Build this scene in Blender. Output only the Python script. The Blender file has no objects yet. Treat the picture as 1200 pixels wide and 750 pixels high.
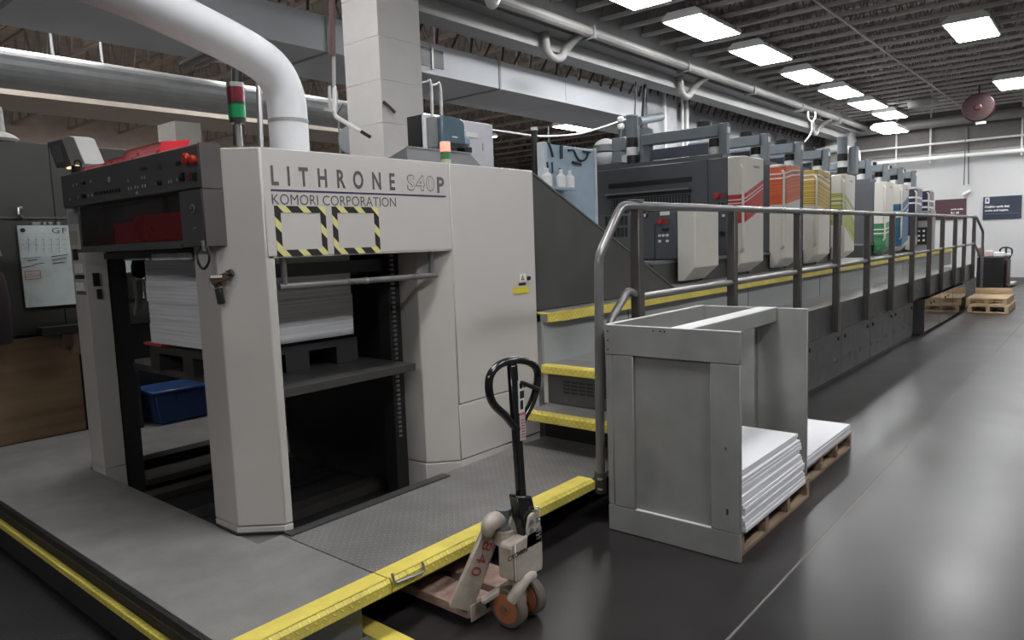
import bpy, bmesh, math, random
from mathutils import Vector, Matrix
random.seed(7)
S = bpy.context.scene
COL = S.collection
PI = math.pi

# ------------------------------------------------------------------ camera
F_PX, YAW, PITCH, ROLL, EYE = 840.3, 0.700924, 0.1074785, 0.0349646, 1.6
_cy, _sy, _cp, _sp = math.cos(YAW), math.sin(YAW), math.cos(PITCH), math.sin(PITCH)
FWD = Vector((_cy*_cp, _sy*_cp, -_sp))
_r = Vector((_sy, -_cy, 0)); _d = FWD.cross(_r)
RGT = math.cos(ROLL)*_r + math.sin(ROLL)*_d
DWN = -math.sin(ROLL)*_r + math.cos(ROLL)*_d
cam_d = bpy.data.cameras.new('camera'); cam = bpy.data.objects.new('camera', cam_d); COL.objects.link(cam)
cam_d.sensor_width = 36; cam_d.lens = F_PX/1200*36; cam_d.clip_start = .05; cam_d.clip_end = 200
cam.matrix_world = Matrix(((RGT.x, -DWN.x, -FWD.x, 0), (RGT.y, -DWN.y, -FWD.y, 0), (RGT.z, -DWN.z, -FWD.z, EYE), (0, 0, 0, 1)))
S.camera = cam

# ------------------------------------------------------------------ world, exposure
w = bpy.data.worlds.new('world'); S.world = w; w.use_nodes = True
w.node_tree.nodes['Background'].inputs[0].default_value = (.8, .85, 1, 1)
w.node_tree.nodes['Background'].inputs[1].default_value = .02
S.view_settings.view_transform = 'Standard'; S.view_settings.look = 'None'
S.view_settings.gamma = 1; S.view_settings.use_curve_mapping = False
S.view_settings.exposure = 0.0
LAMP = 38.0          # radiance of the ceiling light lenses

def ray(px, py): return RGT*((px-600)/F_PX) + DWN*((py-375)/F_PX) + FWD
def AX(px, py, x): d = ray(px, py); t = x/d.x; return Vector((x, t*d.y, EYE+t*d.z))
def AY(px, py, y): d = ray(px, py); t = y/d.y; return Vector((t*d.x, y, EYE+t*d.z))
def AZ(px, py, z): d = ray(px, py); t = (z-EYE)/d.z; return Vector((t*d.x, t*d.y, z))

# ------------------------------------------------------------------ materials
MATS = {}
def new_mat(name):
    m = bpy.data.materials.new(name); m.use_nodes = True
    nt = m.node_tree; return m, nt, nt.nodes, nt.links, nt.nodes['Principled BSDF']
def paint(name, c, rough=.45, metal=0, var=.08, scale=6, bump=0, bscale=120, spec=.5, coat=0):
    """a plain painted surface with slight cloudy wear"""
    if name in MATS: return MATS[name]
    m, nt, N, L, B = new_mat(name)
    tc = N.new('ShaderNodeTexCoord'); n = N.new('ShaderNodeTexNoise')
    n.inputs['Scale'].default_value = scale; n.inputs['Detail'].default_value = 5
    L.new(tc.outputs['Object'], n.inputs['Vector'])
    r = N.new('ShaderNodeMapRange'); r.inputs[3].default_value = 1-var; r.inputs[4].default_value = 1+var
    r.inputs[1].default_value = .3; r.inputs[2].default_value = .7
    L.new(n.outputs['Fac'], r.inputs[0])
    mx = N.new('ShaderNodeVectorMath'); mx.operation = 'SCALE'; mx.inputs[0].default_value = c
    L.new(r.outputs[0], mx.inputs['Scale']); L.new(mx.outputs[0], B.inputs['Base Color'])
    r2 = N.new('ShaderNodeMapRange'); r2.inputs[1].default_value = .3; r2.inputs[2].default_value = .7
    r2.inputs[3].default_value = max(0, rough-.06); r2.inputs[4].default_value = min(1, rough+.06)
    L.new(n.outputs['Fac'], r2.inputs[0]); L.new(r2.outputs[0], B.inputs['Roughness'])
    B.inputs['Metallic'].default_value = metal; B.inputs['Specular IOR Level'].default_value = spec
    B.inputs['Coat Weight'].default_value = coat
    if bump:
        n2 = N.new('ShaderNodeTexNoise'); n2.inputs['Scale'].default_value = bscale; n2.inputs['Detail'].default_value = 3
        L.new(tc.outputs['Object'], n2.inputs['Vector'])
        b = N.new('ShaderNodeBump'); b.inputs['Strength'].default_value = bump; b.inputs['Distance'].default_value = .003
        L.new(n2.outputs['Fac'], b.inputs['Height']); L.new(b.outputs[0], B.inputs['Normal'])
    MATS[name] = m; return m
def lamp_mat(name, c, s):
    m, nt, N, L, B = new_mat(name)
    B.inputs['Base Color'].default_value = (*c, 1); B.inputs['Emission Color'].default_value = (*c, 1)
    B.inputs['Emission Strength'].default_value = s; return m
class NB:
    """tiny math-node helper"""
    def __init__(s, nt): s.nt, s.N, s.L = nt, nt.nodes, nt.links
    def m(s, op, a, b=None, c=None):
        n = s.N.new('ShaderNodeMath'); n.operation = op
        for i, v in enumerate((a, b, c)):
            if v is None: continue
            if isinstance(v, (int, float)): n.inputs[i].default_value = v
            else: s.L.new(v, n.inputs[i])
        return n.outputs[0]
    def mix(s, f, a, b):
        n = s.N.new('ShaderNodeMix'); n.data_type = 'RGBA'
        for i, v in ((0, f), (6, a), (7, b)):
            if isinstance(v, (int, float)): n.inputs[i].default_value = v
            elif isinstance(v, tuple): n.inputs[i].default_value = (*v[:3], 1)
            else: s.L.new(v, n.inputs[i])
        return n.outputs[2]
def tread(name, c, p=.03, rough=.5, metal=.2, strength=.6, var=.15, ax=(0, 1)):
    """chequer plate: raised lozenges turned alternately, as relief on the plate"""
    m, nt, N, L, B = new_mat(name); b = NB(nt)
    tc = N.new('ShaderNodeTexCoord'); sx = N.new('ShaderNodeSeparateXYZ'); L.new(tc.outputs['Object'], sx.inputs[0])
    x, y, z = sx.outputs
    if ax == 'side': xx, yy = x, b.m('SUBTRACT', z, y)
    elif ax == 'sidey': xx, yy = y, b.m('SUBTRACT', z, x)
    else: xx, yy = x, y
    u = b.m('MULTIPLY', b.m('ADD', xx, yy), .7071/p); v = b.m('MULTIPLY', b.m('SUBTRACT', xx, yy), .7071/p)
    fu, fv = b.m('FLOOR', u), b.m('FLOOR', v)
    du = b.m('SUBTRACT', b.m('SUBTRACT', u, fu), .5); dv = b.m('SUBTRACT', b.m('SUBTRACT', v, fv), .5)
    par = b.m('FLOORED_MODULO', b.m('ADD', fu, fv), 2)
    def ell(p1, p2): return b.m('ADD', b.m('POWER', b.m('MULTIPLY', p1, 2.3), 2), b.m('POWER', b.m('MULTIPLY', p2, 6), 2))
    def pw(a, k): return b.m('MULTIPLY', b.m('MULTIPLY', a, k), b.m('MULTIPLY', a, k))
    e1 = b.m('ADD', pw(du, 2.3), pw(dv, 6.)); e2 = b.m('ADD', pw(du, 6.), pw(dv, 2.3))
    e = b.m('ADD', b.m('MULTIPLY', par, e1), b.m('MULTIPLY', b.m('SUBTRACT', 1, par), e2))
    h = b.m('SMOOTH_MIN', b.m('MAXIMUM', b.m('MULTIPLY', b.m('SUBTRACT', 1, e), 2), 0), 1, .2)
    bp = N.new('ShaderNodeBump'); bp.inputs['Strength'].default_value = strength; bp.inputs['Distance'].default_value = .004
    L.new(h, bp.inputs['Height']); L.new(bp.outputs[0], B.inputs['Normal'])
    n = N.new('ShaderNodeTexNoise'); n.inputs['Scale'].default_value = 5; n.inputs['Detail'].default_value = 6
    L.new(tc.outputs['Object'], n.inputs['Vector'])
    k = N.new('ShaderNodeMapRange'); k.inputs[1].default_value = .3; k.inputs[2].default_value = .7
    k.inputs[3].default_value = 1-var; k.inputs[4].default_value = 1+var; L.new(n.outputs['Fac'], k.inputs[0])
    kk = b.m('MULTIPLY', k.outputs[0], b.m('ADD', .88, b.m('MULTIPLY', h, .22)))
    sc = N.new('ShaderNodeVectorMath'); sc.operation = 'SCALE'; sc.inputs[0].default_value = c
    L.new(kk, sc.inputs['Scale']); L.new(sc.outputs[0], B.inputs['Base Color'])
    B.inputs['Roughness'].default_value = rough; B.inputs['Metallic'].default_value = metal
    return m
def floor_mat():
    m, nt, N, L, B = new_mat('polished_concrete'); b = NB(nt)
    tc = N.new('ShaderNodeTexCoord')
    def noise(s, d, k=None):
        n = N.new('ShaderNodeTexNoise'); n.inputs['Scale'].default_value = s; n.inputs['Detail'].default_value = d
        L.new(tc.outputs['Object'], n.inputs['Vector']); return n.outputs['Fac']
    a, c, d = noise(.7, 3), noise(3, 4), noise(60, 3); sm = noise(1.3, 1.5)
    r = N.new('ShaderNodeValToRGB'); r.color_ramp.elements[0].position = .32; r.color_ramp.elements[1].position = .7
    r.color_ramp.elements[0].color = (.016, .0145, .015, 1); r.color_ramp.elements[1].color = (.044, .039, .039, 1)
    L.new(b.m('ADD', b.m('MULTIPLY', a, .6), b.m('ADD', b.m('MULTIPLY', c, .3), b.m('MULTIPLY', d, .1))), r.inputs[0])
    L.new(r.outputs[0], B.inputs['Base Color'])
    q = N.new('ShaderNodeMapRange'); q.inputs[1].default_value = .1; q.inputs[2].default_value = .9
    q.inputs[3].default_value = .26; q.inputs[4].default_value = .37; L.new(sm, q.inputs[0]); L.new(q.outputs[0], B.inputs['Roughness'])
    B.inputs['Specular IOR Level'].default_value = .62
    return m
def wood_mat(name, c1, c2, scale=3, axis=0, rough=.6):
    m, nt, N, L, B = new_mat(name)
    tc = N.new('ShaderNodeTexCoord'); mp = N.new('ShaderNodeMapping')
    s = [scale*5]*3; s[axis] = scale*.5; mp.inputs['Scale'].default_value = s
    L.new(tc.outputs['Object'], mp.inputs[0]); n = N.new('ShaderNodeTexNoise'); n.inputs['Scale'].default_value = 1.5
    n.inputs['Detail'].default_value = 8; L.new(mp.outputs[0], n.inputs['Vector'])
    r = N.new('ShaderNodeValToRGB'); r.color_ramp.elements[0].position = .3; r.color_ramp.elements[1].position = .7
    r.color_ramp.elements[0].color = (*c1, 1); r.color_ramp.elements[1].color = (*c2, 1)
    L.new(n.outputs['Fac'], r.inputs[0]); L.new(r.outputs[0], B.inputs['Base Color']); B.inputs['Roughness'].default_value = rough
    return m
def sheet_mat(name, c1, c2, dens=140):
    """edges of stacked sheets: fine level lines"""
    m, nt, N, L, B = new_mat(name); b = NB(nt)
    tc = N.new('ShaderNodeTexCoord'); mp = N.new('ShaderNodeMapping'); mp.inputs['Scale'].default_value = (1.2, 1.2, dens)
    L.new(tc.outputs['Object'], mp.inputs[0]); n = N.new('ShaderNodeTexNoise'); n.inputs['Scale'].default_value = 1; n.inputs['Detail'].default_value = 4
    L.new(mp.outputs[0], n.inputs['Vector'])
    g = N.new('ShaderNodeNewGeometry'); sz = N.new('ShaderNodeSeparateXYZ'); L.new(g.outputs['Normal'], sz.inputs[0])
    r = N.new('ShaderNodeMapRange'); r.inputs[1].default_value = .35; r.inputs[2].default_value = .6; L.new(n.outputs['Fac'], r.inputs[0])
    f = b.m('MULTIPLY', b.m('SUBTRACT', 1, r.outputs[0]), b.m('SUBTRACT', 1, b.m('MINIMUM', b.m('ABSOLUTE', sz.outputs[2]), 1)))
    L.new(b.mix(f, c1, c2), B.inputs['Base Color']); B.inputs['Roughness'].default_value = .6
    return m
def stripe_mat(name, ca, cb, period, kx=1, kz=1, duty=.5):
    m, nt, N, L, B = new_mat(name); b = NB(nt)
    tc = N.new('ShaderNodeTexCoord'); s = N.new('ShaderNodeSeparateXYZ'); L.new(tc.outputs['Object'], s.inputs[0])
    t = b.m('ADD', b.m('MULTIPLY', s.outputs[0], kx/period), b.m('MULTIPLY', s.outputs[2], kz/period))
    L.new(b.mix(b.m('LESS_THAN', b.m('FRACT', t), duty), ca, cb), B.inputs['Base Color']); B.inputs['Roughness'].default_value = .45
    return m

BEIGE = paint('beige_press_paint', (.50, .475, .445), .42, var=.05, scale=2.5)
PANEL = paint('warm_grey_press_paint', (.52, .49, .47), .40, var=.035, scale=1.5)
CREAM = paint('cream_cover_paint', (.60, .58, .52), .38, var=.03)
CONSOLE = paint('charcoal_console_paint', (.085, .083, .083), .5, var=.1)
CONSOLE_SIDE = paint('brown_grey_console_side', (.075, .068, .062), .5)
GUARD = paint('dark_guard_paint', (.062, .061, .058), .42, var=.14, scale=4)
UNIT = paint('slate_unit_paint', (.088, .094, .104), .42, var=.06)
ARM = paint('blue_grey_arm_paint', (.155, .18, .20), .45)
CAB = paint('dark_cabinet_paint', (.062, .060, .059), .33, var=.08)
RISER = paint('pale_riser_paint', (.31, .325, .325), .4, var=.06, scale=3)
RAILM = paint('grey_rail_metal', (.22, .215, .215), .32, metal=.5, var=.1)
POSTM = paint('dark_post_metal', (.085, .078, .075), .42, metal=.3, var=.1)
BLACK = paint('black_plastic', (.012, .012, .013), .4)
BLACKG = paint('black_gloss_enamel', (.008, .008, .009), .22, coat=.4)
RUBBER = paint('black_rubber', (.018, .018, .019), .75, bump=.4)
DARKIN = paint('dark_interior_shade', (.016, .016, .017), .6)  # interior shade put into a near-black colour for inner parts
STEEL = paint('worn_steel', (.42, .42, .42), .35, metal=.9)
STEELD = paint('dull_sheet_steel', (.25, .26, .27), .45, metal=.6)
WHITE = paint('white_enamel', (.78, .78, .77), .4, var=.03)
WHITEP = paint('white_label', (.75, .75, .73), .5, var=.05, scale=40)
RED = paint('red_plastic', (.50, .035, .025), .35)
CRIMSON = paint('crimson_plastic', (.55, .022, .035), .3)
GREENL = paint('green_lens', (.01, .24, .08), .25)
REDL = paint('dark_red_lens', (.16, .02, .03), .25)
YELLOW = paint('safety_yellow_paint', (.80, .66, .13), .5, var=.10, scale=9, bump=.15, bscale=60)
YTREAD = tread('yellow_tread_plate', (.76, .63, .12), p=.028, rough=.5, metal=0, strength=1, ax='side')
TREAD = tread('grey_tread_plate', (.27, .26, .25), p=.030, rough=.42, metal=.25, strength=.5)
TREADF = tread('fine_grey_deck_coating', (.27, .262, .252), p=.012, rough=.5, metal=.1, strength=.5)
TREADB = tread('black_tread_plate', (.022, .021, .023), p=.028, rough=.5, metal=.1, strength=.7)
BTREAD = tread('black_tread_edge', (.02, .02, .021), p=.03, rough=.5, metal=.1, strength=1, ax='sidey')
YTREADY = tread('yellow_tread_plate_step', (.76, .63, .12), p=.028, rough=.5, metal=0, strength=1, ax='sidey')
GREYWOOD = paint('grey_painted_wood', (.24, .238, .233), .55, var=.12, scale=5, bump=.25, bscale=90)
GREYWOODT = paint('pale_wood_edge', (.62, .62, .62), .55)  # paler grey for the rack's top faces and rail edge
PALLETW = wood_mat('pallet_wood', (.16, .11, .075), (.34, .25, .17), 3, 0)
PALLETN = wood_mat('fresh_pallet_wood', (.42, .29, .16), (.62, .47, .30), 3, 1)
PLY = wood_mat('brown_plywood', (.15, .095, .055), (.28, .19, .11), 1.2, 0)
PAPER = sheet_mat('white_paper_sheets', (.80, .80, .82), (.58, .58, .60))
JACKP = paint('worn_beige_jack_paint', (.42, .37, .32), .5, var=.22, scale=14, bump=.2)
ORANGEW = paint('orange_polyurethane', (.42, .155, .07), .45, var=.12)
TYRE = paint('brown_grey_tyre', (.13, .105, .09), .55)
BLUEBIN = paint('blue_bin_plastic', (.016, .045, .15), .4)
DUCTW = paint('white_duct_sheet', (.55, .57, .60), .5, var=.06, scale=1)
DUCTG = paint('grey_duct_sheet', (.30, .30, .30), .45, var=.1, scale=1)
TANDUCT = paint('tan_duct_sheet', (.36, .31, .26), .6)
BEAM = paint('beam_grey_paint', (.26, .26, .26), .6, var=.06)
BEAML = paint('beam_pale_paint', (.36, .36, .35), .55, var=.06)
PIPEB = paint('beige_pipe_paint', (.26, .255, .24), .5)
DECKM = paint('brown_grey_roof_deck', (.42, .375, .335), .8, var=.25, scale=3)
JOISTM = paint('pale_joist_paint', (.52, .50, .475), .5)
WEBM = paint('dark_joist_web', (.30, .265, .235), .6)
WALLW = paint('white_block_wall', (.45, .45, .45), .6, var=.03, scale=.6)
PILLAR = paint('cream_block_paint', (.68, .66, .63), .6, var=.03, bump=.3, bscale=70)
MORTAR = paint('pillar_mortar', (.66, .64, .60), .7)
TOOLBLUE = paint('pale_blue_board', (.36, .47, .56), .45)
TRANSB = paint('smoky_blue_plastic', (.10, .155, .19), .2, coat=.3)
BROWNRED = paint('brown_red_pipe', (.13, .055, .055), .5)
NAVY = paint('navy_sign_face', (.018, .026, .045), .35, var=.2, scale=1)
MAROON = paint('maroon_sign_face', (.055, .018, .024), .35, var=.2, scale=1)
LENS = lamp_mat('ceiling_light_lens', (.985, .99, 1), LAMP)
def glass_mat():
    m, nt, N, L, B = new_mat('smoked_window_pane')
    t = N.new('ShaderNodeBsdfTransparent'); t.inputs[0].default_value = (.75, .72, .72, 1)
    g = N.new('ShaderNodeBsdfGlossy'); g.inputs['Roughness'].default_value = .05
    fr = N.new('ShaderNodeLayerWeight'); mx = N.new('ShaderNodeMixShader'); b = NB(nt)
    L.new(b.m('ADD', .04, b.m('MULTIPLY', b.m('POWER', fr.outputs['Facing'], 4), .5)), mx.inputs[0]); L.new(t.outputs[0], mx.inputs[1]); L.new(g.outputs[0], mx.inputs[2])
    L.new(mx.outputs[0], N['Material Output'].inputs[0]); return m
GLASS = glass_mat()

# ------------------------------------------------------------------ mesh helpers
class MB:
    def __init__(s): s.v, s.f = [], []
    def add(s, vs, fs):
        o = len(s.v); s.v += [Vector(v) for v in vs]; s.f += [[i+o for i in f] for f in fs]; return s
    def box(s, x0, x1, y0, y1, z0, z1):
        return s.add([(x0,y0,z0),(x1,y0,z0),(x1,y1,z0),(x0,y1,z0),(x0,y0,z1),(x1,y0,z1),(x1,y1,z1),(x0,y1,z1)],
                     [(0,3,2,1),(4,5,6,7),(0,1,5,4),(1,2,6,5),(2,3,7,6),(3,0,4,7)])
    def obox(s, c, dims, rot):
        a, b, d = [q/2 for q in dims]; c = Vector(c)
        pts = [c + rot @ Vector(p) for p in ((-a,-b,-d),(a,-b,-d),(a,b,-d),(-a,b,-d),(-a,-b,d),(a,-b,d),(a,b,d),(-a,b,d))]
        return s.add(pts, [(0,3,2,1),(4,5,6,7),(0,1,5,4),(1,2,6,5),(2,3,7,6),(3,0,4,7)])
    def bar(s, p0, p1, w, h, up=(0, 0, 1)):
        p0, p1 = Vector(p0), Vector(p1); d = (p1-p0); L = d.length; d.normalize()
        u = Vector(up); sx = d.cross(u)
        if sx.length < 1e-4: sx = d.cross(Vector((1, 0, 0)))
        sx.normalize(); sz = sx.cross(d)
        R = Matrix((d, sx, sz)).transposed()
        return s.obox((p0+p1)/2, (L, w, h), R)
    def prism(s, pts, axis, a, b):
        """polygon in the plane across axis ('x': (y,z), 'y': (x,z), 'z': (x,y)) from a to b"""
        def P(p, t): return {'x': (t, p[0], p[1]), 'y': (p[0], t, p[1]), 'z': (p[0], p[1], t)}[axis]
        n = len(pts)
        return s.add([P(p, a) for p in pts]+[P(p, b) for p in pts],
                     [list(range(n))[::-1], list(range(n, 2*n))]+[(i, (i+1) % n, n+(i+1) % n, n+i) for i in range(n)])
    def cyl(s, p0, p1, r0, r1=None, n=16):
        r1 = r0 if r1 is None else r1
        p0, p1 = Vector(p0), Vector(p1); d = (p1-p0).normalized()
        a = d.orthogonal().normalized(); b = d.cross(a)
        vs = [p + r*(math.cos(2*PI*i/n)*a+math.sin(2*PI*i/n)*b) for p, r in ((p0, r0), (p1, r1)) for i in range(n)]
        return s.add(vs, [list(range(n))[::-1], list(range(n, 2*n))]+[(i, (i+1) % n, n+(i+1) % n, n+i) for i in range(n)])
    def lathe(s, c, axis, prof, n=20):
        """profile [(r, t)] turned about axis through c"""
        c, d = Vector(c), Vector(axis).normalized(); a = d.orthogonal().normalized(); b = d.cross(a)
        vs = [c+d*t+r*(math.cos(2*PI*i/n)*a+math.sin(2*PI*i/n)*b) for r, t in prof for i in range(n)]
        fs = [(j*n+i, j*n+(i+1) % n, (j+1)*n+(i+1) % n, (j+1)*n+i) for j in range(len(prof)-1) for i in range(n)]
        m = len(prof)-1
        return s.add(vs, fs+[list(range(n))[::-1], list(range(m*n, m*n+n))])
    def tube(s, path, r, n=10, closed=False):
        P = [Vector(p) for p in path]; m = len(P); R = r if isinstance(r, (list, tuple)) else [r]*m
        vs = []; ref = None
        for i, p in enumerate(P):
            q0 = P[(i-1) % m] if (closed or i > 0) else p; q1 = P[(i+1) % m] if (closed or i < m-1) else p
            t = (q1-q0).normalized()
            if ref is None: ref = t.orthogonal().normalized()
            ref = (ref - t*ref.dot(t)).normalized(); b = t.cross(ref)
            vs += [p+R[i]*(math.cos(2*PI*k/n)*ref+math.sin(2*PI*k/n)*b) for k in range(n)]
        fs = [(i*n+k, i*n+(k+1) % n, ((i+1) % m)*n+(k+1) % n, ((i+1) % m)*n+k) for i in range(m if closed else m-1) for k in range(n)]
        if not closed: fs += [list(range(n))[::-1], list(range((m-1)*n, m*n))]
        return s.add(vs, fs)
    def build(s, name, mat, parent=None, bev=0, smooth=None, seg=1):
        off = Vector((0, 0, 0)); q = parent
        while q is not None: off += q.location; q = q.parent
        loc = None
        if parent is None:
            xs, ys, zs = [[v[i] for v in s.v] for i in range(3)]
            loc = Vector(((min(xs)+max(xs))/2, (min(ys)+max(ys))/2, min(zs))); off = loc
        me = bpy.data.meshes.new(name); me.from_pydata([v-off for v in s.v], [], s.f)
        bm = bmesh.new(); bm.from_mesh(me); bmesh.ops.recalc_face_normals(bm, faces=bm.faces); bm.to_mesh(me); bm.free()
        me.materials.append(mat)
        if smooth is None: smooth = len(s.f) > 40
        if smooth or bev:
            me.polygons.foreach_set('use_smooth', [True]*len(me.polygons)); me.set_sharp_from_angle(angle=math.radians(38))
        o = bpy.data.objects.new(name, me); COL.objects.link(o)
        if parent is not None: o.parent = parent
        else: o.location = loc
        if bev:
            b = o.modifiers.new('bevel', 'BEVEL'); b.width = bev; b.segments = seg; b.limit_method = 'ANGLE'; b.angle_limit = math.radians(40)
        return o
def bez(pts, n=6, closed=False):
    """smooth path through points (Catmull-Rom)"""
    P = [Vector(p) for p in pts]; m = len(P); out = []
    for i in range(m if closed else m-1):
        g = lambda k: P[k % m] if closed else P[max(0, min(m-1, k))]
        a, b, c, d = g(i-1), g(i), g(i+1), g(i+2)
        for k in range(n):
            t = k/n
            out.append(.5*((2*b)+(c-a)*t+(2*a-5*b+4*c-d)*t*t+(3*b-a-3*c+d)*t**3))
    if not closed: out.append(P[-1])
    return out
def arc(c, r, a0, a1, n, ax='y'):
    out = []
    for i in range(n+1):
        a = a0+(a1-a0)*i/n; u, v = r*math.cos(a), r*math.sin(a)
        out.append(Vector(c)+{'y': Vector((u, 0, v)), 'x': Vector((0, u, v)), 'z': Vector((u, v, 0))}[ax])
    return out
def tag(o, label, cat=None, group=None, kind=None):
    if label: o['label'] = label
    if cat: o['category'] = cat
    if group: o['group'] = group
    if kind: o['kind'] = kind
    return o
def thing(name, loc, label, cat, group=None, kind=None):
    o = bpy.data.objects.new(name, None); o.empty_display_size = .1; o.location = loc; COL.objects.link(o)
    return tag(o, label, cat, group, kind)
def clone(src, loc, label=None, group=None):
    r = src.copy(); COL.objects.link(r); r.location = loc
    if label: r['label'] = label
    if group: r['group'] = group
    for ch in list(src.children):
        c = ch.copy(); COL.objects.link(c); c.parent = r
        for g in list(ch.children):
            d = g.copy(); COL.objects.link(d); d.parent = c
    return r
def piece(src, parent, loc):
    c = src.copy(); COL.objects.link(c); c.parent = parent; c.location = loc
    for g in list(src.children):
        d = g.copy(); COL.objects.link(d); d.parent = c
    return c
def bx(name, mat, parent, x0, x1, y0, y1, z0, z1, bev=0, label=None):
    o = MB().box(min(x0,x1), max(x0,x1), min(y0,y1), max(y0,y1), min(z0,z1), max(z0,z1)).build(name, mat, parent, bev)
    if label: o['label'] = label
    return o
def text(name, body, mat, parent, origin, ux, uz, W, H, spacing=1, bold=0, depth=.0012, split=False, sq=1):
    """lettering fitted to a W x H rectangle whose lower left corner is origin"""
    cu = bpy.data.curves.new(name, 'FONT'); cu.body = body; cu.space_character = spacing; cu.offset = bold; cu.resolution_u = 3
    t = bpy.data.objects.new(name, cu); COL.objects.link(t)
    me = bpy.data.meshes.new_from_object(t.evaluated_get(bpy.context.evaluated_depsgraph_get()))
    bpy.data.objects.remove(t); bpy.data.curves.remove(cu)
    vs = [v.co.copy() for v in me.vertices]; fs = [list(p.vertices) for p in me.polygons]; bpy.data.meshes.remove(me)
    x0, x1 = min(v.x for v in vs), max(v.x for v in vs); y0, y1 = min(v.y for v in vs), max(v.y for v in vs)
    ux, uz, o = Vector(ux).normalized(), Vector(uz).normalized(), Vector(origin); nn = ux.cross(uz)
    m = MB(); n = len(vs)
    pts = [o+ux*((v.x-x0)/(x1-x0)*W)+uz*((v.y-y0)/(y1-y0)*H) for v in vs]
    if split:
        lead = list(range(n))
        def find(a):
            while lead[a] != a: lead[a] = lead[lead[a]]; a = lead[a]
            return a
        for f in fs:
            for a in f[1:]: lead[find(a)] = find(f[0])
        isl = {}
        for f in fs: isl.setdefault(find(f[0]), []).append(f)
        for ff in isl.values():
            ids = sorted({a for f in ff for a in f}); us = [pts[a].dot(ux) for a in ids]; mid = (min(us)+max(us))/2
            if sq != 1:
                for a in ids: pts[a] = pts[a]+ux*((mid-pts[a].dot(ux))*(1-sq))
            ix = {a: k for k, a in enumerate(ids)}
            MB().add([pts[a]+nn*depth for a in ids], [[ix[a] for a in f] for f in ff]).build('letter', mat, parent, smooth=False)
        return None
    m.add([p+nn*depth for p in pts], fs)
    off = Vector((0, 0, 0)); q = parent
    while q is not None: off += q.location; q = q.parent
    me = bpy.data.meshes.new(name); me.from_pydata([v-off for v in m.v], [], m.f); me.materials.append(mat)
    ob = bpy.data.objects.new(name, me); COL.objects.link(ob); ob.parent = parent
    return ob
ORD = ['first','second','third','fourth','fifth','sixth','seventh','eighth','ninth','tenth','eleventh','twelfth']
UX, UZ = Vector((1, 0, 0)), Vector((0, 0, 1))
UL = Vector((0, -1, 0))      # reading direction on faces that look towards -X

# ================================================================== THE SETTING
fl = MB().box(-9, 24.6, -8, 1.114, -.12, 0).box(-9, 24.6, 1.126, 20, -.12, 0).build('floor', floor_mat())
tag(fl, 'polished dark grey concrete floor with a saw-cut joint', 'floor', kind='structure')
bx('floor_joint', paint('joint_filler', (.16, .145, .135), .6), fl, -9, 24.6, 1.114, 1.126, -.02, -.001)
def struct(name, label, cat, mat, *b, bev=0):
    o = MB().box(*b).build(name, mat, None, bev); return tag(o, label, cat, kind='structure')
struct('wall_far', 'white painted wall at the far end with two signs on it', 'wall', WALLW, 24.6, 24.8, -8, 20, 0, 6.2)
o = MB().box(24.55, 24.6, -8, 20, 3.78, 5.9).build('trim_12', paint('upper_wall_shade', (.17, .16, .15), .7)); tag(o, 'dark grey band painting the shade across the top of the far wall', 'trim', kind='structure')  # darkening towards the wall top put into a dark grey panel
struct('wall_left', 'dim tan wall far behind the press', 'wall', paint('tan_wall', (.48, .41, .34), .7), -9, 24.8, 20, 20.2, 0, 6.2)
struct('wall_right', 'white wall on the aisle side, out of view', 'wall', WALLW, -9, 24.8, -8.2, -8, 0, 6.2)
struct('wall_back', 'grey wall behind the photographer, out of view', 'wall', paint('grey_wall', (.3, .3, .3), .7), -9.2, -9, -8, 20, 0, 6.2)
struct('baseboard_far', 'dark grey band along the foot of the far wall', 'baseboard', paint('base_band', (.12, .115, .11), .5), 24.5, 24.6, -8, 20, 0, .14)
struct('wall_partition', 'pale grey sheeted partition behind the printing units', 'wall', paint('partition_sheet', (.27, .275, .285), .55, var=.05, scale=1), 13.7, 24.6, 7.3, 7.45, 0, 4.45)
for i in range(9):
    o = bx('trim_%d' % (i+1), paint('partition_seam', (.33, .34, .36), .55), None, 14.2+i*1.2, 14.23+i*1.2, 7.285, 7.30, 0, 4.45)
    tag(o, 'seam on the pale sheeted partition behind the press', 'trim', 'seams of the sheeted partition', 'structure')

# ---- roof deck, joists, beam
ce = bx('ceiling', DECKM, None, -9, 24.8, -8.2, 20.2, 5.9, 6.1); tag(ce, 'brown grey corrugated roof deck over open steel joists', 'ceiling', kind='structure')
def joist(y0, y1, z0, z1, mat, x):
    m = MB()
    for dx in (-.035, .012): m.box(x+dx, x+dx+.023, y0, y1, z0, z0+.05)
    m.box(x-.05, x+.05, y0, y1, z1-.05, z1)
    o = m.build('joist', mat, ce)
    z = MB(); n = int((y1-y0)/.55); st = (y1-y0)/n
    for i in range(n):
        a = y0+i*st
        z.bar((x, a, z0+.03), (x, a+st/2, z1-.05), .022, .022, (1, 0, 0)); z.bar((x, a+st/2, z1-.05), (x, a+st, z0+.03), .022, .022, (1, 0, 0))
    z.build('joist_web', WEBM, o); return o
j0 = joist(-8, 6.1, 4.86, 5.85, JOISTM, 0); j0.location = (-4, 0, 0)
LJ = paint('brown_joist_paint', (.36, .30, .255), .6)
j1 = joist(6.7, 20, 4.75, 5.6, LJ, 0); j1.location = (-4, 0, 0)
def jclone(src, x):
    c = piece(src, ce, (x, 0, 0)); return c
x = 5.2
while x < 24.4:
    jclone(j0, x); x += .62
for i in range(5): jclone(j0, -2.4+i*1.5)
for i in range(23): jclone(j1, -2.5+i*1.18)
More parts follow.
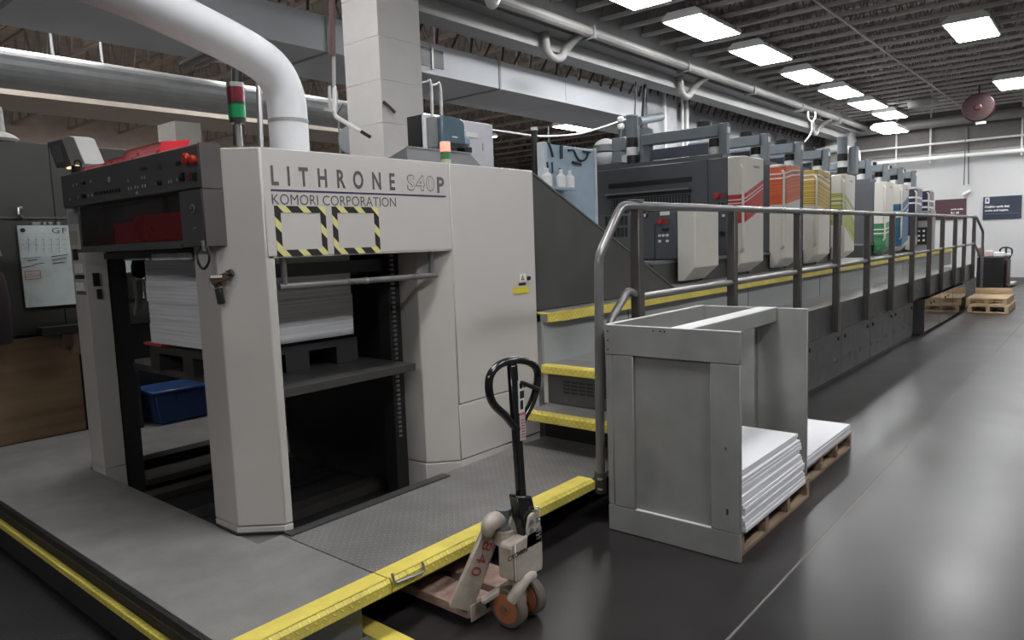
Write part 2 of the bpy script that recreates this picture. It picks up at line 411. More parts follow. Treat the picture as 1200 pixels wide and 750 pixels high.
# joist origin is the ceiling object's own: move to world offsets
for c in ce.children:
    pass
for y in (3.4, 0.4, -2.6):
    bx('bridging_rod', JOISTM, ce, -8, 24.5, y-.012, y+.012, 4.835, 4.86)

tr = MB().box(-8, 24.6, 6.1, 6.75, 4.52, 5.9).build('trim_10', BEAM); tag(tr, 'deep grey girder running the length of the hall above the press', 'girder', kind='structure')
fb = MB().box(-8, 24.6, 6.36, 6.70, 4.33, 4.519).build('trim_11', BEAML); tag(fb, 'pale lower flange under the long grey girder', 'girder', kind='structure')
fm = MB()
for i in range(40):
    a = -2+i*.66
    fm.bar((a, 7.0, 4.25), (a+.2, 6.75, 4.85), .03, .03); fm.bar((a+.24, 6.75, 4.85), (a+.36, 7.0, 4.25), .03, .03)
ft = thing('truss', (9, 6.9, 4.2), 'row of thin dark diagonal struts in the gap above the white duct', 'truss', kind='structure')
fm.build('strut', paint('rust_brown_steel', (.05, .032, .028), .6), ft)['kind'] = 'stuff'

# ---- pipe along the girder, with drops
lp = thing('overhead_pipe', (10, 5.95, 4.6), 'long beige pipe fixed along the grey girder', 'pipe')
MB().tube([(0, 5.95, 4.56), (12, 5.95, 4.58), (23.9, 5.95, 4.66)], .075, 12).build('pipe_run', PIPEB, lp)
for xx in (8.9, 13.0, 20.5):
    MB().tube(bez([(xx, 5.95, 4.57), (xx-.02, 6.1, 4.50), (xx-.05, 6.26, 4.36), (xx-.15, 6.28, 4.24), (xx-.32, 6.28, 4.20), (xx-.48, 6.28, 4.26), (xx-.52, 6.28, 4.40), (xx-.52, 6.28, 4.53)], 5), .062, 12).build('drop_bend', PIPEB, lp)
for xx in range(3, 24, 3): bx('pipe_strap', BEAM, lp, xx, xx+.04, 5.86, 6.1, 4.48, 4.66)
e = MB().tube(bez([AY(570, -40, 5.5), AY(572, -10, 5.5), AY(577, 5, 5.5), AY(583, -10, 5.5), AY(588, -40, 5.5)], 5), .06, 12).build('pipe_bend', WHITE)
tag(e, 'white pipe bend dipping below the girder at the top edge of the picture', 'pipe')

# ---- ducts
d1 = thing('rectangular_duct', (6, 7.5, 3.84), 'long white rectangular duct hung behind the pillar', 'duct')
for a, b_ in ((-1, 2.2), (2.21, 5.2), (5.21, 8.2), (8.21, 9.85)): bx('duct_section', DUCTW, d1, a, b_, 7.0, 8.25, 3.84, 4.235)
MB().prism([(9.86, 4.235), (10.0, 4.30), (13.6, 4.34), (13.6, 3.82), (9.86, 3.84)], 'y', 7.0, 8.25).build('duct_section', DUCTW, d1)
for a in (2.2, 5.2, 8.2): bx('duct_flange', DUCTG, d1, a-.015, a+.025, 6.985, 8.265, 3.825, 4.25)
bx('grille', BLACK, d1, 6.62, 7.05, 6.985, 7.0, 3.93, 4.16); bx('grille_frame', WHITE, d1, 6.82, 6.85, 6.97, 6.99, 3.90, 4.19)
for a in (3.5, 6.9, 8.6): bx('hanger_rod', WHITE, d1, a, a+.012, 6.99, 7.0, 4.235, 5.8)
d2 = MB().cyl((-2, 9, 3.6), (9, 9, 3.6), .205, n=24).build('round_duct', paint('grey_round_duct', (.36, .36, .355), .4, metal=.2)); tag(d2, 'grey round duct with a bright upper edge at the left', 'duct')
d3 = MB().box(-2, 12, 11, 12.2, 3.72, 4.25).build('flat_duct', TANDUCT); tag(d3, 'tan flat duct behind the grey round duct', 'duct')
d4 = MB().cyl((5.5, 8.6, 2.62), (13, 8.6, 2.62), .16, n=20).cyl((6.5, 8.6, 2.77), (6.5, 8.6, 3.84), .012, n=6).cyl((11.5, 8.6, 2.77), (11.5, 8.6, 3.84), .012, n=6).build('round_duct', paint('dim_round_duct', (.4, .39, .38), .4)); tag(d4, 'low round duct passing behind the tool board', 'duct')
for i, (a, b_) in enumerate(((3.5, 3.7), (3.85, 4.05))):
    m = MB()
    p = AX(106+i*18, 36, 3.0)
    m.cyl((3.0+i*.5, 8.9, 3.8), (3.0+i*.5, 8.93, 4.5), .008, n=6).cyl((3.03+i*.5, 8.95, 3.8), (3.0+i*.5, 8.93, 4.5), .008, n=6)
    o = m.build('hanger_wire', WHITE); tag(o, 'pair of white hanger wires above the round duct, %s one' % ('left' if i == 0 else 'right'), 'wire')

# ---- the curved extraction pipe
v0 = Vector((2.40, 3.6, 2.0))
pth = [AY(-30, -95, 3.45), AY(60, -45, 3.5), AY(160, -3, 3.55), AY(238, 34, 3.6), AY(292, 62, 3.6), AY(320, 84, 3.6), AY(334, 112, 3.6), AY(338, 145, 3.6), AY(340.5, 185, 3.6)]
ep = thing('extraction_pipe', (2.4, 3.6, 2.07), 'thick pale grey pipe bending down onto the delivery tower roof', 'pipe')
MB().tube(bez(pth, 6), .108, 24).build('pipe_run', paint('pale_grey_pipe', (.60, .61, .63), .5, var=.04), ep)
for q in (AY(338, 143, 3.6),): MB().cyl(q-Vector((0, 0, .01)), q+Vector((0, 0, .01)), .111, n=24).build('pipe_seam', DUCTG, ep)
q = AY(340.5, 178, 3.6); MB().cyl((q.x, 3.6, 2.075), (q.x, 3.6, 2.13), .135, n=24).build('pipe_collar', STEELD, ep)

# ---- concrete pillar in block courses
pl = thing('block_pillar', (4.78, 5.56, 0), 'cream painted block pillar rising behind the delivery tower', 'pillar', kind='structure')
bx('pillar_core', MORTAR, pl, 4.515, 5.035, 5.305, 5.815, 0, 5.88)
z = 0
for i in range(15):
    bx('block', PILLAR, pl, 4.51, 5.04, 5.30, 5.82, z+.002, z+.392, bev=.004); z += .394
m = MB().tube(bez([AY(449, 119, 5.28), AY(456, 125, 5.26), AY(463, 132, 5.24)], 4), .016, 8)
o = m.build('broken_bracket', paint('rusty_dark', (.06, .045, .04), .6)); tag(o, 'short dark broken rod sticking out of the cream pillar', 'bracket')
MB().tube(bez([AY(456, 126, 5.26), AY(457, 134, 5.24), AY(461, 140, 5.24)], 4), .006, 6).build('wire', BLACK, o).location = -o.location
MB().tube(bez([AY(462, 131, 5.25), AY(467, 130, 5.2), AY(471, 130, 5.24)], 4), .006, 6).build('wire', BLACK, o).location = -o.location

# second column behind the press with conduits
c2 = thing('column', (12.9, 7.2, 0), 'white column with vertical pipes behind the first printing unit', 'pillar', kind='structure')
bx('shaft', paint('white_column', (.38, .385, .40), .55), c2, 12.45, 13.65, 6.95, 7.6, 0, 4.6)
for xx, rr in ((13.0, .035), (13.75, .03), (13.95, .04)): MB().cyl((xx, 6.88, 1.2), (xx, 6.88, 4.4), rr, n=10).build('conduit', WHITE, c2)

# ---- pipes and duct across the far wall
fd = MB().tube([(24.2, 7, 4.6), (24.2, 5.5, 4.62), (24.2, -8, 4.66)], .14, 14).build('far_wall_duct', PIPEB); tag(fd, 'beige duct crossing high along the far wall', 'pipe')
for i, (zz, rr, lab) in enumerate(((4.03, .03, 'upper thin white sprinkler pipe across the far wall'), (3.62, .055, 'lower thicker white pipe across the far wall'))):
    o = MB().tube([(24.3, 9, zz), (24.3, -8, zz)], rr, 10).build('sprinkler_pipe', WHITE); tag(o, lab, 'pipe')
for i, yy in enumerate((5.2, 4.3, 2.1, 1.95)):
    o = MB().cyl((24.38, yy, 3.5), (24.38, yy, 5.88), .025, n=8).build('pipe_hanger', WHITE)
    tag(o, ['leftmost', 'second', 'third', 'rightmost'][i]+' white hanger rod holding the far wall pipes', 'hanger', 'hangers on the far wall')
o = MB().tube(bez([(23.0, 7.1, 4.0), (23.0, 6.5, 4.05), (23.0, 6.05, 3.9), (23.0, 5.95, 3.5), (23.0, 5.95, 0.0)], 5), .11, 12).build('bent_pipe', WHITE)
tag(o, 'white bent pipe dropping beside the far corner column', 'pipe')
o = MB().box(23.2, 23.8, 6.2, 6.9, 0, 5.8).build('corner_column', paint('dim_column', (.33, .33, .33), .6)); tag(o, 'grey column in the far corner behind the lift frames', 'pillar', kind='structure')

# ---- ceiling lights
def light_proto():
    t = thing('ceiling_light', (0, 0, 0), 'x', 'light', 'ceiling lights')
    m = MB()
    m.prism([(-.31, .0), (.31, .0), (.31, .05), (.22, .12), (-.22, .12), (-.31, .05)], 'x', -.72, .72)
    m.build('housing', WHITE, t)
    bx('lens', LENS, t, -.69, .69, -.28, .28, -.012, -.001)
    bx('latch', STEEL, t, -.5, -.46, -.325, -.305, .01, .06); bx('latch', STEEL, t, .46, .5, -.325, -.305, .01, .06)
    for a in (-.5, .5): MB().cyl((a, 0, .115), (a, 0, .3), .008, n=6).build('hanger', STEEL, t)
    return t
lp0 = light_proto()
def put_light(x, y, z, lab, first=[True]):
    if first[0]:
        first[0] = False; lp0.location = (x, y, z); lp0['label'] = lab; return lp0
    return clone(lp0, (x, y, z), lab)
ZL = 4.735
rowx = [8.35, 10.6, 12.95, 15.45, 17.8, 20.1, 22.4]
for i, xx in enumerate(rowx): put_light(xx, 4.95, ZL, ORD[i]+' light from the near end of the long left ceiling row')
for i, xx in enumerate((14.0, 19.9)): put_light(xx, 1.92, ZL, ['large bright light alone at the upper right', 'bright light cut by the right edge, below the upper right one'][i])
put_light(22.9, 1.2, 4.1, 'small light at the right edge above the far wall')
put_light(21.3, 4.7, 4.2, 'last low light hanging before the far wall duct')
put_light(2.7, 5.9, ZL, 'light over the pillar, out of view over the top edge')
for i, (xx, yy) in enumerate(((1, 11.0), (4.5, 13.6), (-2.5, 14.5), (14, 13))): put_light(xx, yy, 4.4, ORD[i]+' added fill light far behind the press, hidden or out of view')  # extra unseen lamps, added to brighten the left bay
for i in range(5): put_light(-2.5+i*3.6, 13.0, 4.52, ORD[i]+' added fill light of an unseen back bay row behind the tan duct')  # further row added out of sight for more light in the left bay
for i in range(6): put_light(-.2+i*3.2, 9.45, 4.7, ORD[i]+' added fill light of an unseen bay row behind the long white duct')  # unseen row added to lift the dark left bay
for i, (px, py, z) in enumerate(((210, 139, 4.6), (358, 154, 4.6), (222, 132, 4.6), (676, 150, 4.6), (400, 158, 4.6))):
    p = AZ(px, py, z); put_light(p.x, p.y, z, ['dim bay light above the monitor at the left', 'dim bay light behind the curved pipe', 'small far bay light at the left', 'bright bay light behind the tool board', 'dim bay light left of the pillar'][i])
for i, (xx, yy) in enumerate(((-3.7, 1.92), (2.2, 1.92), (-3.7, -1.2), (2.2, -1.2), (5.2, -1.2), (8.1, -1.2), (14, -1.2), (19.9, -1.2))):
    put_light(xx, yy, ZL, ORD[i]+' light of the aisle rows, out of view on the right or overhead')

# dim bay column and round duct glimpsed over the console
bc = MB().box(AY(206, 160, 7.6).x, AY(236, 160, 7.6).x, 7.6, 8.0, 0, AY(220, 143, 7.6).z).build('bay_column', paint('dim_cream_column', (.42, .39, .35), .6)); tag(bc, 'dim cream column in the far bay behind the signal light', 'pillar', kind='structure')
for i, (x0, y0, x1, y1) in enumerate(((215, 76, 246, 62), (230, 74, 262, 62))):
    o = MB().cyl(AY(x0, y0, 6.0), AY(x1, y1, 5.2), .035, n=10).build('black_pipe', BLACK); tag(o, '%s of two short dark pipes behind the curved pipe' % ('left' if i == 0 else 'right'), 'pipe')
o = MB().cyl(AY(276, 40, 6.2), AY(280, 170, 6.2), .05, n=10).build('black_pipe', BLACK); tag(o, 'dark upright pipe behind the signal light', 'pipe')
o = MB().cyl(AY(302, 70, 6.0), AY(306, 175, 6.0), .025, n=8).build('grey_conduit', STEEL); tag(o, 'thin grey upright conduit left of the curved pipe', 'pipe')

# ================================================================== DELIVERY TOWER (first unit of the press)
def APL(px, py, p0, n):
    d = ray(px, py); o = Vector((0, 0, EYE)); n = Vector(n); t = (Vector(p0)-o).dot(n)/d.dot(n); return o+d*t
tw = thing('delivery_tower', (2.7, 4.05, 0.05), 'beige press delivery tower with model lettering and an open pile bay', 'printing press')
ZT = 2.072
def column(poly):
    o = MB().prism(poly, 'z', .292, ZT).build('column', BEIGE, tw, bev=.006, seg=2)
    MB().prism(poly, 'z', .05, .288).build('plinth', BEIGE, o, bev=.004); return o
column([(1.665, 3.385), (1.665, 3.17), (1.817, 3.0), (1.86, 3.0), (1.86, 3.385)])
column([(1.665, 4.75), (1.79, 4.75), (1.79, 5.12), (1.80, 5.12), (1.665, 4.96)])
column([(2.87, 3.36), (2.87, 3.14), (3.03, 3.0), (3.03, 3.36)])
column([(2.90, 4.75), (3.03, 4.75), (3.03, 5.12), (2.90, 5.12)])
MB().box(1.70, 1.86, 3.39, 3.43, .05, 1.6).build('guide_rail', DARKIN, tw)
MB().box(1.795, 1.90, 4.76, 5.0, .05, 1.6).build('guide_rail', DARKIN, tw)
MB().box(2.78, 2.868, 3.30, 3.40, .05, 1.6).build('guide_rail', DARKIN, tw)
for i in range(26): pass
ch = MB()
for i in range(40): ch.box(2.795, 2.82, 3.285, 3.298, .45+i*.028, .465+i*.028)
ch.build('lift_chain', STEEL, tw)['kind'] = 'stuff'
# body right of the bay
MB().box(3.032, 3.815, 3.03, 5.1, .05, 2.06).build('body', DARKIN, tw)
bx('inner_wall', DARKIN, tw, 2.95, 3.03, 3.37, 4.74, .05, 2.0)
bx('side_panel', PANEL, tw, 3.036, 3.82, 3.0, 3.028, .640, ZT, bev=.004)
bx('side_panel', PANEL, tw, 3.036, 3.82, 3.0, 3.028, .296, .634, bev=.004)
bx('plinth', PANEL, tw, 3.036, 3.82, 3.004, 3.028, .10, .290, bev=.003)
bx('end_panel', PANEL, tw, 3.816, 3.83, 3.03, 5.1, .1, ZT)
MB().prism([(1.69, 3.2), (1.84, 3.035), (3.82, 3.035), (3.82, 5.1), (1.82, 5.1), (1.69, 4.96)], 'z', 1.96, 2.066).build('roof', BEIGE, tw)
bx('inner_ceiling', DARKIN, tw, 1.87, 3.02, 3.04, 5.08, 1.60, 1.955)
hp = bx('header_panel', PANEL, tw, 1.822, 3.030, 2.997, 3.03, 1.573, ZT, bev=.004)
bx('bottom_lip', PANEL, hp, 1.83, 3.02, 3.0, 3.06, 1.566, 1.575)
for yy, zz in ((3.35, 1.46), (3.75, 1.40), (4.2, 1.5)): bx('gripper_bar', paint('dim_bar', (.05, .05, .052), .4), tw, 1.9, 2.95, yy, yy+.06, zz, zz+.07)
# lettering
def rect(ax0, ay0, ax1, ay1, Y): a = AY(ax0, ay0, Y); b = AY(ax1, ay1, Y); return a, b
INK = paint('lettering_dark_grey', (.105, .10, .098), .5); INKL = paint('lettering_light_grey', (.24, .235, .23), .5); NAVYL = paint('navy_rule', (.04, .045, .09), .5)
Yp = 2.9965
a = AY(317.2, 217.3, Yp); b = AY(463.8, 223.2, Yp); hgt = AY(316, 193.2, Yp).z-a.z
text('lettering', 'LITHRONE', INK, hp, (a.x, Yp, a.z), UX, UZ, b.x-a.x, hgt, 1.75, .028, split=True, sq=.82)
a = AY(477, 223.6, Yp); b = AY(509.5, 225.2, Yp); h2 = AY(476.5, 204, Yp).z-a.z
text('lettering', 'S40', INKL, hp, (a.x, Yp, a.z), UX, UZ, b.x-a.x, h2, 1.15, .035, split=True)
text('lettering', 'S40', PANEL, hp, (a.x+.008, Yp-.001, a.z+.008), UX, UZ, b.x-a.x-.016, h2-.016, 1.19, .0, split=True)
a = AY(512.3, 226, Yp); b = AY(520.8, 226.5, Yp)
text('lettering', 'P', INK, hp, (a.x, Yp, a.z), UX, UZ, b.x-a.x, h2, 1, .03)
a = AY(319, 239.6, Yp); b = AY(464, 242.8, Yp); h3 = AY(318, 227, Yp).z-a.z
text('lettering', 'KOMORI CORPORATION', INK, hp, (a.x, Yp, a.z), UX, UZ, b.x-a.x, h3, 1.0, -.004, split=True)
a = AY(317.3, 222.8, Yp); b = AY(522.5, 230.2, Yp)
bx('rule', NAVYL, hp, a.x, b.x, Yp-.001, Yp+.002, a.z-.004, a.z+.005)
HAZ = stripe_mat('hazard_tape', (.66, .62, .26), (.02, .018, .016), .11, 1, 1, .60)
for (x0, y0, x1, y1) in ((321, 240.5, 384.5, 298.5), (388.5, 241.5, 446, 296)):
    A = AY(x0, y0, Yp); C = AY(x1, y1, Yp); wd = .031
    m = MB(); zt, zb = A.z-.002, C.z
    m.box(A.x, C.x, Yp-.0015, Yp+.001, zt-wd, zt).box(A.x, C.x, Yp-.0015, Yp+.001, zb, zb+wd)
    m.box(A.x, A.x+wd, Yp-.0015, Yp+.001, zb+wd, zt-wd).box(C.x-wd, C.x, Yp-.0015, Yp+.001, zb+wd, zt-wd)
    m.build('hazard_frame', HAZ, hp)
# warning sign on the side panel
wl = MB()
p = AY(601.5, 345, 2.998); q = AY(619.5, 335.5, 2.998); bx('warning_label', paint('yellow_label', (.66, .56, .05), .5), tw, p.x, q.x, 2.996, 2.999, p.z, q.z, label='small yellow label low on the side panel')
p = AY(608, 334.5, 2.998); q = AY(616, 331, 2.998); bx('warning_label', BLACK, tw, p.x, q.x, 2.996, 2.999, p.z, q.z)
p = AY(608.5, 330.5, 2.998); q = AY(616, 320.5, 2.998); wt = bx('warning_label', WHITEP, tw, p.x, q.x, 2.996, 2.999, p.z, q.z)
c = (p+q)/2; m = MB().prism([(c.x-.018, c.z-.016), (c.x+.018, c.z-.016), (c.x, c.z+.018)], 'y', 2.9945, 2.997).build('triangle', BLACK, wt)
MB().prism([(c.x-.011, c.z-.012), (c.x+.011, c.z-.012), (c.x, c.z+.009)], 'y', 2.994, 2.996).build('triangle', paint('warning_yellow', (.66, .5, .03), .5), wt)
p = AY(620, 326, 2.99); MB().cyl((p.x, 2.985, p.z), (p.x, 3.0, p.z), .014, n=12).build('lock', BLACK, tw)
# grab bar under the header
p = AY(327, 336.5, 3.045); q = AY(511, 322.5, 3.045)
gb = MB().cyl(p, q, .0165, n=12).build('grab_bar', RAILM, tw)
for t in (.03, .965):
    r = p.lerp(q, t); MB().cyl(r, r+Vector((0, 0, 1.60-r.z)), .015, n=10).build('bracket', RAILM, gb)
p2 = p.lerp(q, .5); MB().cyl(p2-Vector((.01, 0, 0)), p2+Vector((.01, 0, 0)), .019, n=12).build('joint', STEEL, gb)
# lift platform in the bay
bx('lift_platform', paint('dull_platform_steel', (.075, .073, .072), .4, metal=.4), tw, 1.89, 2.77, 3.08, 4.9, .885, .925)
bx('pit_floor', DARKIN, tw, 1.68, 2.9, 3.0, 5.0, .05, .07)
for i, (a0, b0) in enumerate(((3.5, .13), (4.0, .10), (4.5, .12))): bx('cross_member', paint('oily_steel', (.06, .055, .05), .4, metal=.4), tw, 1.75, 2.85, a0, a0+.12, .075, b0)
bx('cross_member', paint('oily_steel', (.06, .055, .05), .4, metal=.4), tw, 1.9, 2.85, 4.72, 4.95, .12, .16)

# ---- console across the front of the bay
XC = 1.6
cu = bx('console', CONSOLE, tw, XC, 1.70, 3.135, 4.81, 1.893, 2.087, bev=.006)
MB().prism([(1.602, 1.89), (1.70, 1.89), (1.70, 2.09), (1.602, 2.09)], 'y', 3.128, 3.134).build('side_cheek', CONSOLE_SIDE, cu)
def AC(px, py): return AX(px, py, XC)
def crop(u, v): return 60+u/7.5, 180+v/7.5
def plate(name, u, v, wd, hg, mat, par, dep=.003):
    p = AC(*crop(u, v)); s = .0028
    return bx(name, mat, par, XC-dep, XC+.001, p.y-wd*s/2, p.y+wd*s/2, p.z-hg*s/2, p.z+hg*s/2)
LIT = paint('pale_key', (.42, .44, .44), .5); KEYB = paint('black_key', (.012, .012, .013), .35)
for u, v in ((168,402),(238,385),(272,380),(328,370),(362,365),(195,280),(225,270),(262,262),(348,245),(678,237),(800,213),(824,208),(682,308),(704,305),(740,295),(764,293),(805,285),(828,283),(922,262),(1036,247),(1058,243),(1110,230)):
    plate('key', u, v, 2.4, 5.2, LIT, cu)
for u, v in ((300,375),(295,257),(965,258),(1160,222)):
    p = AC(*crop(u, v)); MB().cyl((XC-.02, p.y, p.z), (XC, p.y, p.z), .012, n=12).build('knob', KEYB, cu)
for i in range(9): plate('slider', 395+i*26, 352-i*3.6, 2.6, 6, KEYB, cu, .008)
plate('plate', 510, 228, 7.5, 9.5, LIT, cu); plate('plate', 755, 345, 7, 5, LIT, cu); plate('plate', 1120, 85, 14, 7, KEYB, cu)
plate('plate', 950, 120, 12, 9, paint('dim_plate', (.028, .028, .034), .3), cu); plate('plate', 810, 132, 24, 6, paint('dim_plate', (.028, .028, .034), .3), cu)
p = AC(223, 186.5); eb = MB().lathe((XC, p.y, p.z), (-1, 0, 0), [(.016, 0), (.016, .012), (.026, .014), (.028, .026), (.02, .034)], 16).build('stop_button', RED, cu)
p = AC(229, 187); MB().lathe((XC, p.y, p.z), (-1, 0, 0), [(.02, 0), (.02, .02), (.012, .026)], 14).build('stop_button', RED, cu)
for px, cc in ((215, KEYB), (222.5, paint('magenta_key', (.16, .03, .07), .4)), (229, KEYB)):
    p = AC(px, 207); bx('key_block', cc, cu, XC-.01, XC, p.y-.014, p.y+.014, p.z-.018, p.z+.018)
for k in range(5):
    bx('vent_slot', KEYB, cu, XC+.01, XC+.08, 4.811, 4.818, 1.91+k*.03, 1.922+k*.03)
# lower window box
lw = MB()
lw.box(XC, 1.70, 3.135, 3.35, 1.632, 1.888).box(XC, 1.70, 3.35, 4.60, 1.632, 1.664).box(XC, 1.70, 4.575, 4.60, 1.664, 1.888).box(1.69, 1.70, 3.35, 4.575, 1.664, 1.888)
wb = lw.build('window_box', CONSOLE, tw, bev=.003)
bx('side_cheek', CONSOLE_SIDE, wb, 1.602, 1.70, 3.128, 3.134, 1.632, 1.886)
bx('sill', CONSOLE, wb, XC-.015, XC, 3.35, 4.62, 1.628, 1.648)
for y0, y1, z1, mt in ((3.37, 3.90, 1.80, CRIMSON), (3.905, 4.15, 1.775, CRIMSON), (4.155, 4.56, 1.73, paint('dark_red_tray', (.07, .008, .012), .4))):
    bx('tray_insert', mt, wb, 1.612, 1.685, y0, y1, 1.668, z1)
bx('inner_plate', paint('dim_inner_plate', (.10, .10, .105), .35), wb, 1.66, 1.688, 3.65, 4.12, 1.80, 1.885)
bx('pane', GLASS, wb, XC+.004, XC+.007, 3.352, 4.573, 1.665, 1.887)
p = AC(228, 245); MB().tube(arc((XC-.01, p.y, p.z), .018, 0, 5.2, 12, 'x'), .005, 6).build('ring_latch', STEEL, wb)
p = AC(230, 268); MB().cyl((XC-.012, p.y, p.z), (XC, p.y, p.z), .006, n=8).build('screw', STEEL, wb)
# air hose loop
MB().tube(bez([AC(238, 288), AX(231, 297, 1.585), AX(233, 309, 1.58), AX(239, 315, 1.58), AX(245, 306, 1.585), AX(244, 292, 1.59), AC(238, 286)], 5), .006, 8).build('hose', BLACK, wb)
MB().cyl(AX(237.5, 282, 1.59), AX(239, 294, 1.59), .008, n=8).build('hose_fitting', STEEL, wb)
# stickers and switches on the far column
def sticker(name, x0, y0, x1, y1, mat):
    a, b = AX(x0, y0, 1.664), AX(x1, y1, 1.664)
    return bx(name, mat, tw, 1.662, 1.6655, min(a.y, b.y), max(a.y, b.y), min(a.z, b.z), max(a.z, b.z))
sticker('sticker', 80, 249, 92, 262, paint('grey_label', (.32, .34, .36), .5)); sticker('sticker', 81, 271, 91, 287, paint('tan_label', (.38, .36, .28), .5))
sticker('sticker', 85, 292, 92, 305, KEYB); sticker('sticker', 87, 309, 97, 320, WHITEP); sticker('sticker', 88, 322, 99, 327, KEYB)
sticker('sticker', 89, 331, 99, 341, WHITEP); sticker('sticker', 90, 341, 101, 345.5, paint('blue_grey_label', (.1, .13, .18), .5))
for x0, y0, x1, y1 in ((108, 320, 117, 335), (113, 339, 119.5, 350)):
    a, b = AY(x0, y0, 4.748), AY(x1, y1, 4.748); bx('switch', KEYB, tw, a.x, b.x, 4.738, 4.751, b.z, a.z)
# things hanging under the console
bx('roller', paint('dim_bar', (.05, .05, .052), .4), tw, 1.70, 1.76, 3.45, 4.55, 1.585, 1.622)
bx('clear_strip', paint('pale_strip', (.55, .55, .56), .3), tw, 1.66, 1.675, 3.42, 3.83, 1.572, 1.606)
bx('white_clip', WHITE, tw, 1.72, 1.74, 4.05, 4.33, 1.575, 1.60)

# ---- separate small things on and in the tower
p = APL(261, 331, (1.74, 3.085, 1.5), (-.17, -.152, 0)); R = Matrix.Rotation(math.radians(-48), 3, 'Z')
ag = thing('air_gun', p, 'small brown metal air gun with black grip hung on the front column', 'air gun')
def loc(dx, dy, dz): return p + R @ Vector((dx, dy, dz))
MB().obox(loc(0, -.02, .02), (.085, .035, .035), R @ Matrix.Rotation(.35, 3, 'Y').inverted()).build('body', paint('brown_brass', (.16, .10, .06), .35, metal=.6), ag, .004)
MB().obox(loc(-.012, -.02, -.05), (.03, .028, .10), R @ Matrix.Rotation(-.12, 3, 'Y')).build('grip', BLACK, ag, .006)
MB().cyl(loc(.03, -.02, .035), loc(.055, -.02, .045), .018, n=12).build('nozzle', BLACK, ag)
MB().tube([loc(-.045, -.03, .03), loc(-.05, -.03, -.005), loc(-.03, -.03, -.025), loc(.02, -.03, -.02), loc(.035, -.03, .005)], .005, 6).build('trigger_guard', STEEL, ag)
MB().obox(loc(-.01, -.045, .03), (.05, .004, .012), R).build('badge', WHITEP, ag)

pp = thing('paper_pile', (2.25, 3.93, 1.085), 'tall pile of white printed sheets inside the delivery bay', 'paper')
for z0, z1, dx in ((1.087, 1.20, .0), (1.201, 1.33, .004), (1.331, 1.45, -.003), (1.451, 1.565, .002)): bx('sheet_bundle', PAPER, pp, 1.845+dx, 2.665+dx, 3.5, 4.36, z0, z1)
MB().box(1.83, 1.90, 4.2, 4.43, 1.072, 1.086).build('red_wedge', CRIMSON, pp)
dp = thing('plastic_pallet', (2.25, 3.9, .925), 'black plastic pallet under the paper pile in the bay', 'pallet')
DP = paint('black_pallet_plastic', (.03, .03, .031), .5)
bx('top_deck', DP, dp, 1.84, 2.67, 3.48, 4.38, 1.03, 1.07)
for yy in (3.48, 3.85, 4.26):
    for xx in (1.84, 2.18, 2.52): bx('block', DP, dp, xx, xx+.15, yy, yy+.12, .927, 1.03)

bb = thing('storage_bin', (2.35, 5.6, .25), 'blue plastic bin with lid behind the pile bay', 'bin')
a = AZ(186, 499, .252); m = MB()
x0, y0 = a.x, a.y
m.prism([(x0+.02, .255), (x0+.50, .255), (x0+.53, .50), (x0-.01, .50)], 'y', y0, y0+.38).build('tub', BLUEBIN, bb, .008)
bx('lid', paint('lighter_blue_lid', (.03, .075, .22), .35), bb, x0-.03, x0+.55, y0-.02, y0+.40, .50, .525, bev=.008)
bx('handle', BLUEBIN, bb, x0+.15, x0+.35, y0-.018, y0, .44, .47)
o = bx('timber_batten', wood_mat('pale_batten', (.30, .22, .15), (.42, .33, .25), 3, 2), None, *[AY(141, 384, 5.9).x, AY(149, 384, 5.9).x], 5.88, 5.92, AY(148, 434, 5.9).z, AY(141, 384, 5.9).z)
tag(o, 'pale wooden batten upright behind the far column of the tower', 'batten')
dc = bx('dark_crate', paint('dark_crate_plastic', (.03, .028, .026), .6), None, AY(138, 440, 5.9).x, AY(158, 440, 5.9).x, 5.82, 6.05, .252, AY(148, 434, 5.9).z-.002); tag(dc, 'dark crate under the batten behind the tower', 'crate')
tb = thing('plastic_bag', AY(160, 335, 5.05), 'white plastic bags hung inside the far side of the tower', 'bag')
for nm, pts, mt in (('bag', [(156, 329), (166, 325), (167, 345), (163, 365), (157, 371), (159, 350)], WHITE), ('bag', [(167, 326), (173, 330), (174, 350), (170, 351)], WHITE), ('strap', [(157, 298), (169, 298), (172, 311), (172, 322), (165, 327), (155, 324), (154, 312)], BLACK)):
    q = [AY(x_, y_, 5.05) for x_, y_ in pts]; MB().prism([(v.x, v.z) for v in q], 'y', 5.03, 5.07).build(nm, mt, tb, .008)
bx('panel', paint('pale_inner_board', (.35, .35, .36), .5), tb, AY(133, 322, 5.09).x, AY(159, 322, 5.09).x, 5.085, 5.095, AY(140, 352, 5.09).z, AY(140, 320, 5.09).z)

def signal_tower(p, zs, r, label, lens):
    t = thing('signal_tower', p, label, 'signal light')
    z = 0
    for nm, h, rr, mt in lens:
        MB().cyl((p[0], p[1], p[2]+z), (p[0], p[1], p[2]+z+h), rr, n=20).build(nm, mt, t); z += h+.0005
    return t
p = AY(280.5, 167, 3.2); base = (p.x, 3.2, 2.073)
k = (AY(275, 95, 3.2).z-2.073)/.325
signal_tower(base, 1, .04, 'unlit red and green signal light on the front corner of the tower', [('foot', .012, .055, BLACK), ('stem', .118, .016, STEEL), ('base', .022, .038, BLACK), ('green_lens', .062, .04, GREENL), ('collar', .012, .041, BLACK), ('red_lens', .066, .04, REDL), ('cap', .02, .041, STEEL)])
dpz = MB().tube([AY(274, 92, 3.22), AY(273, 70, 3.22)], .02, 10)
bk = MB().tube([AY(281, 168, 3.24), AY(283, 140, 3.26), AY(283, 138, 3.26)], .008, 8)
REDLIT = lamp_mat('lit_red_lens', (1, .22, .16), 1.6)
p = AY(522.5, 190, 3.1)
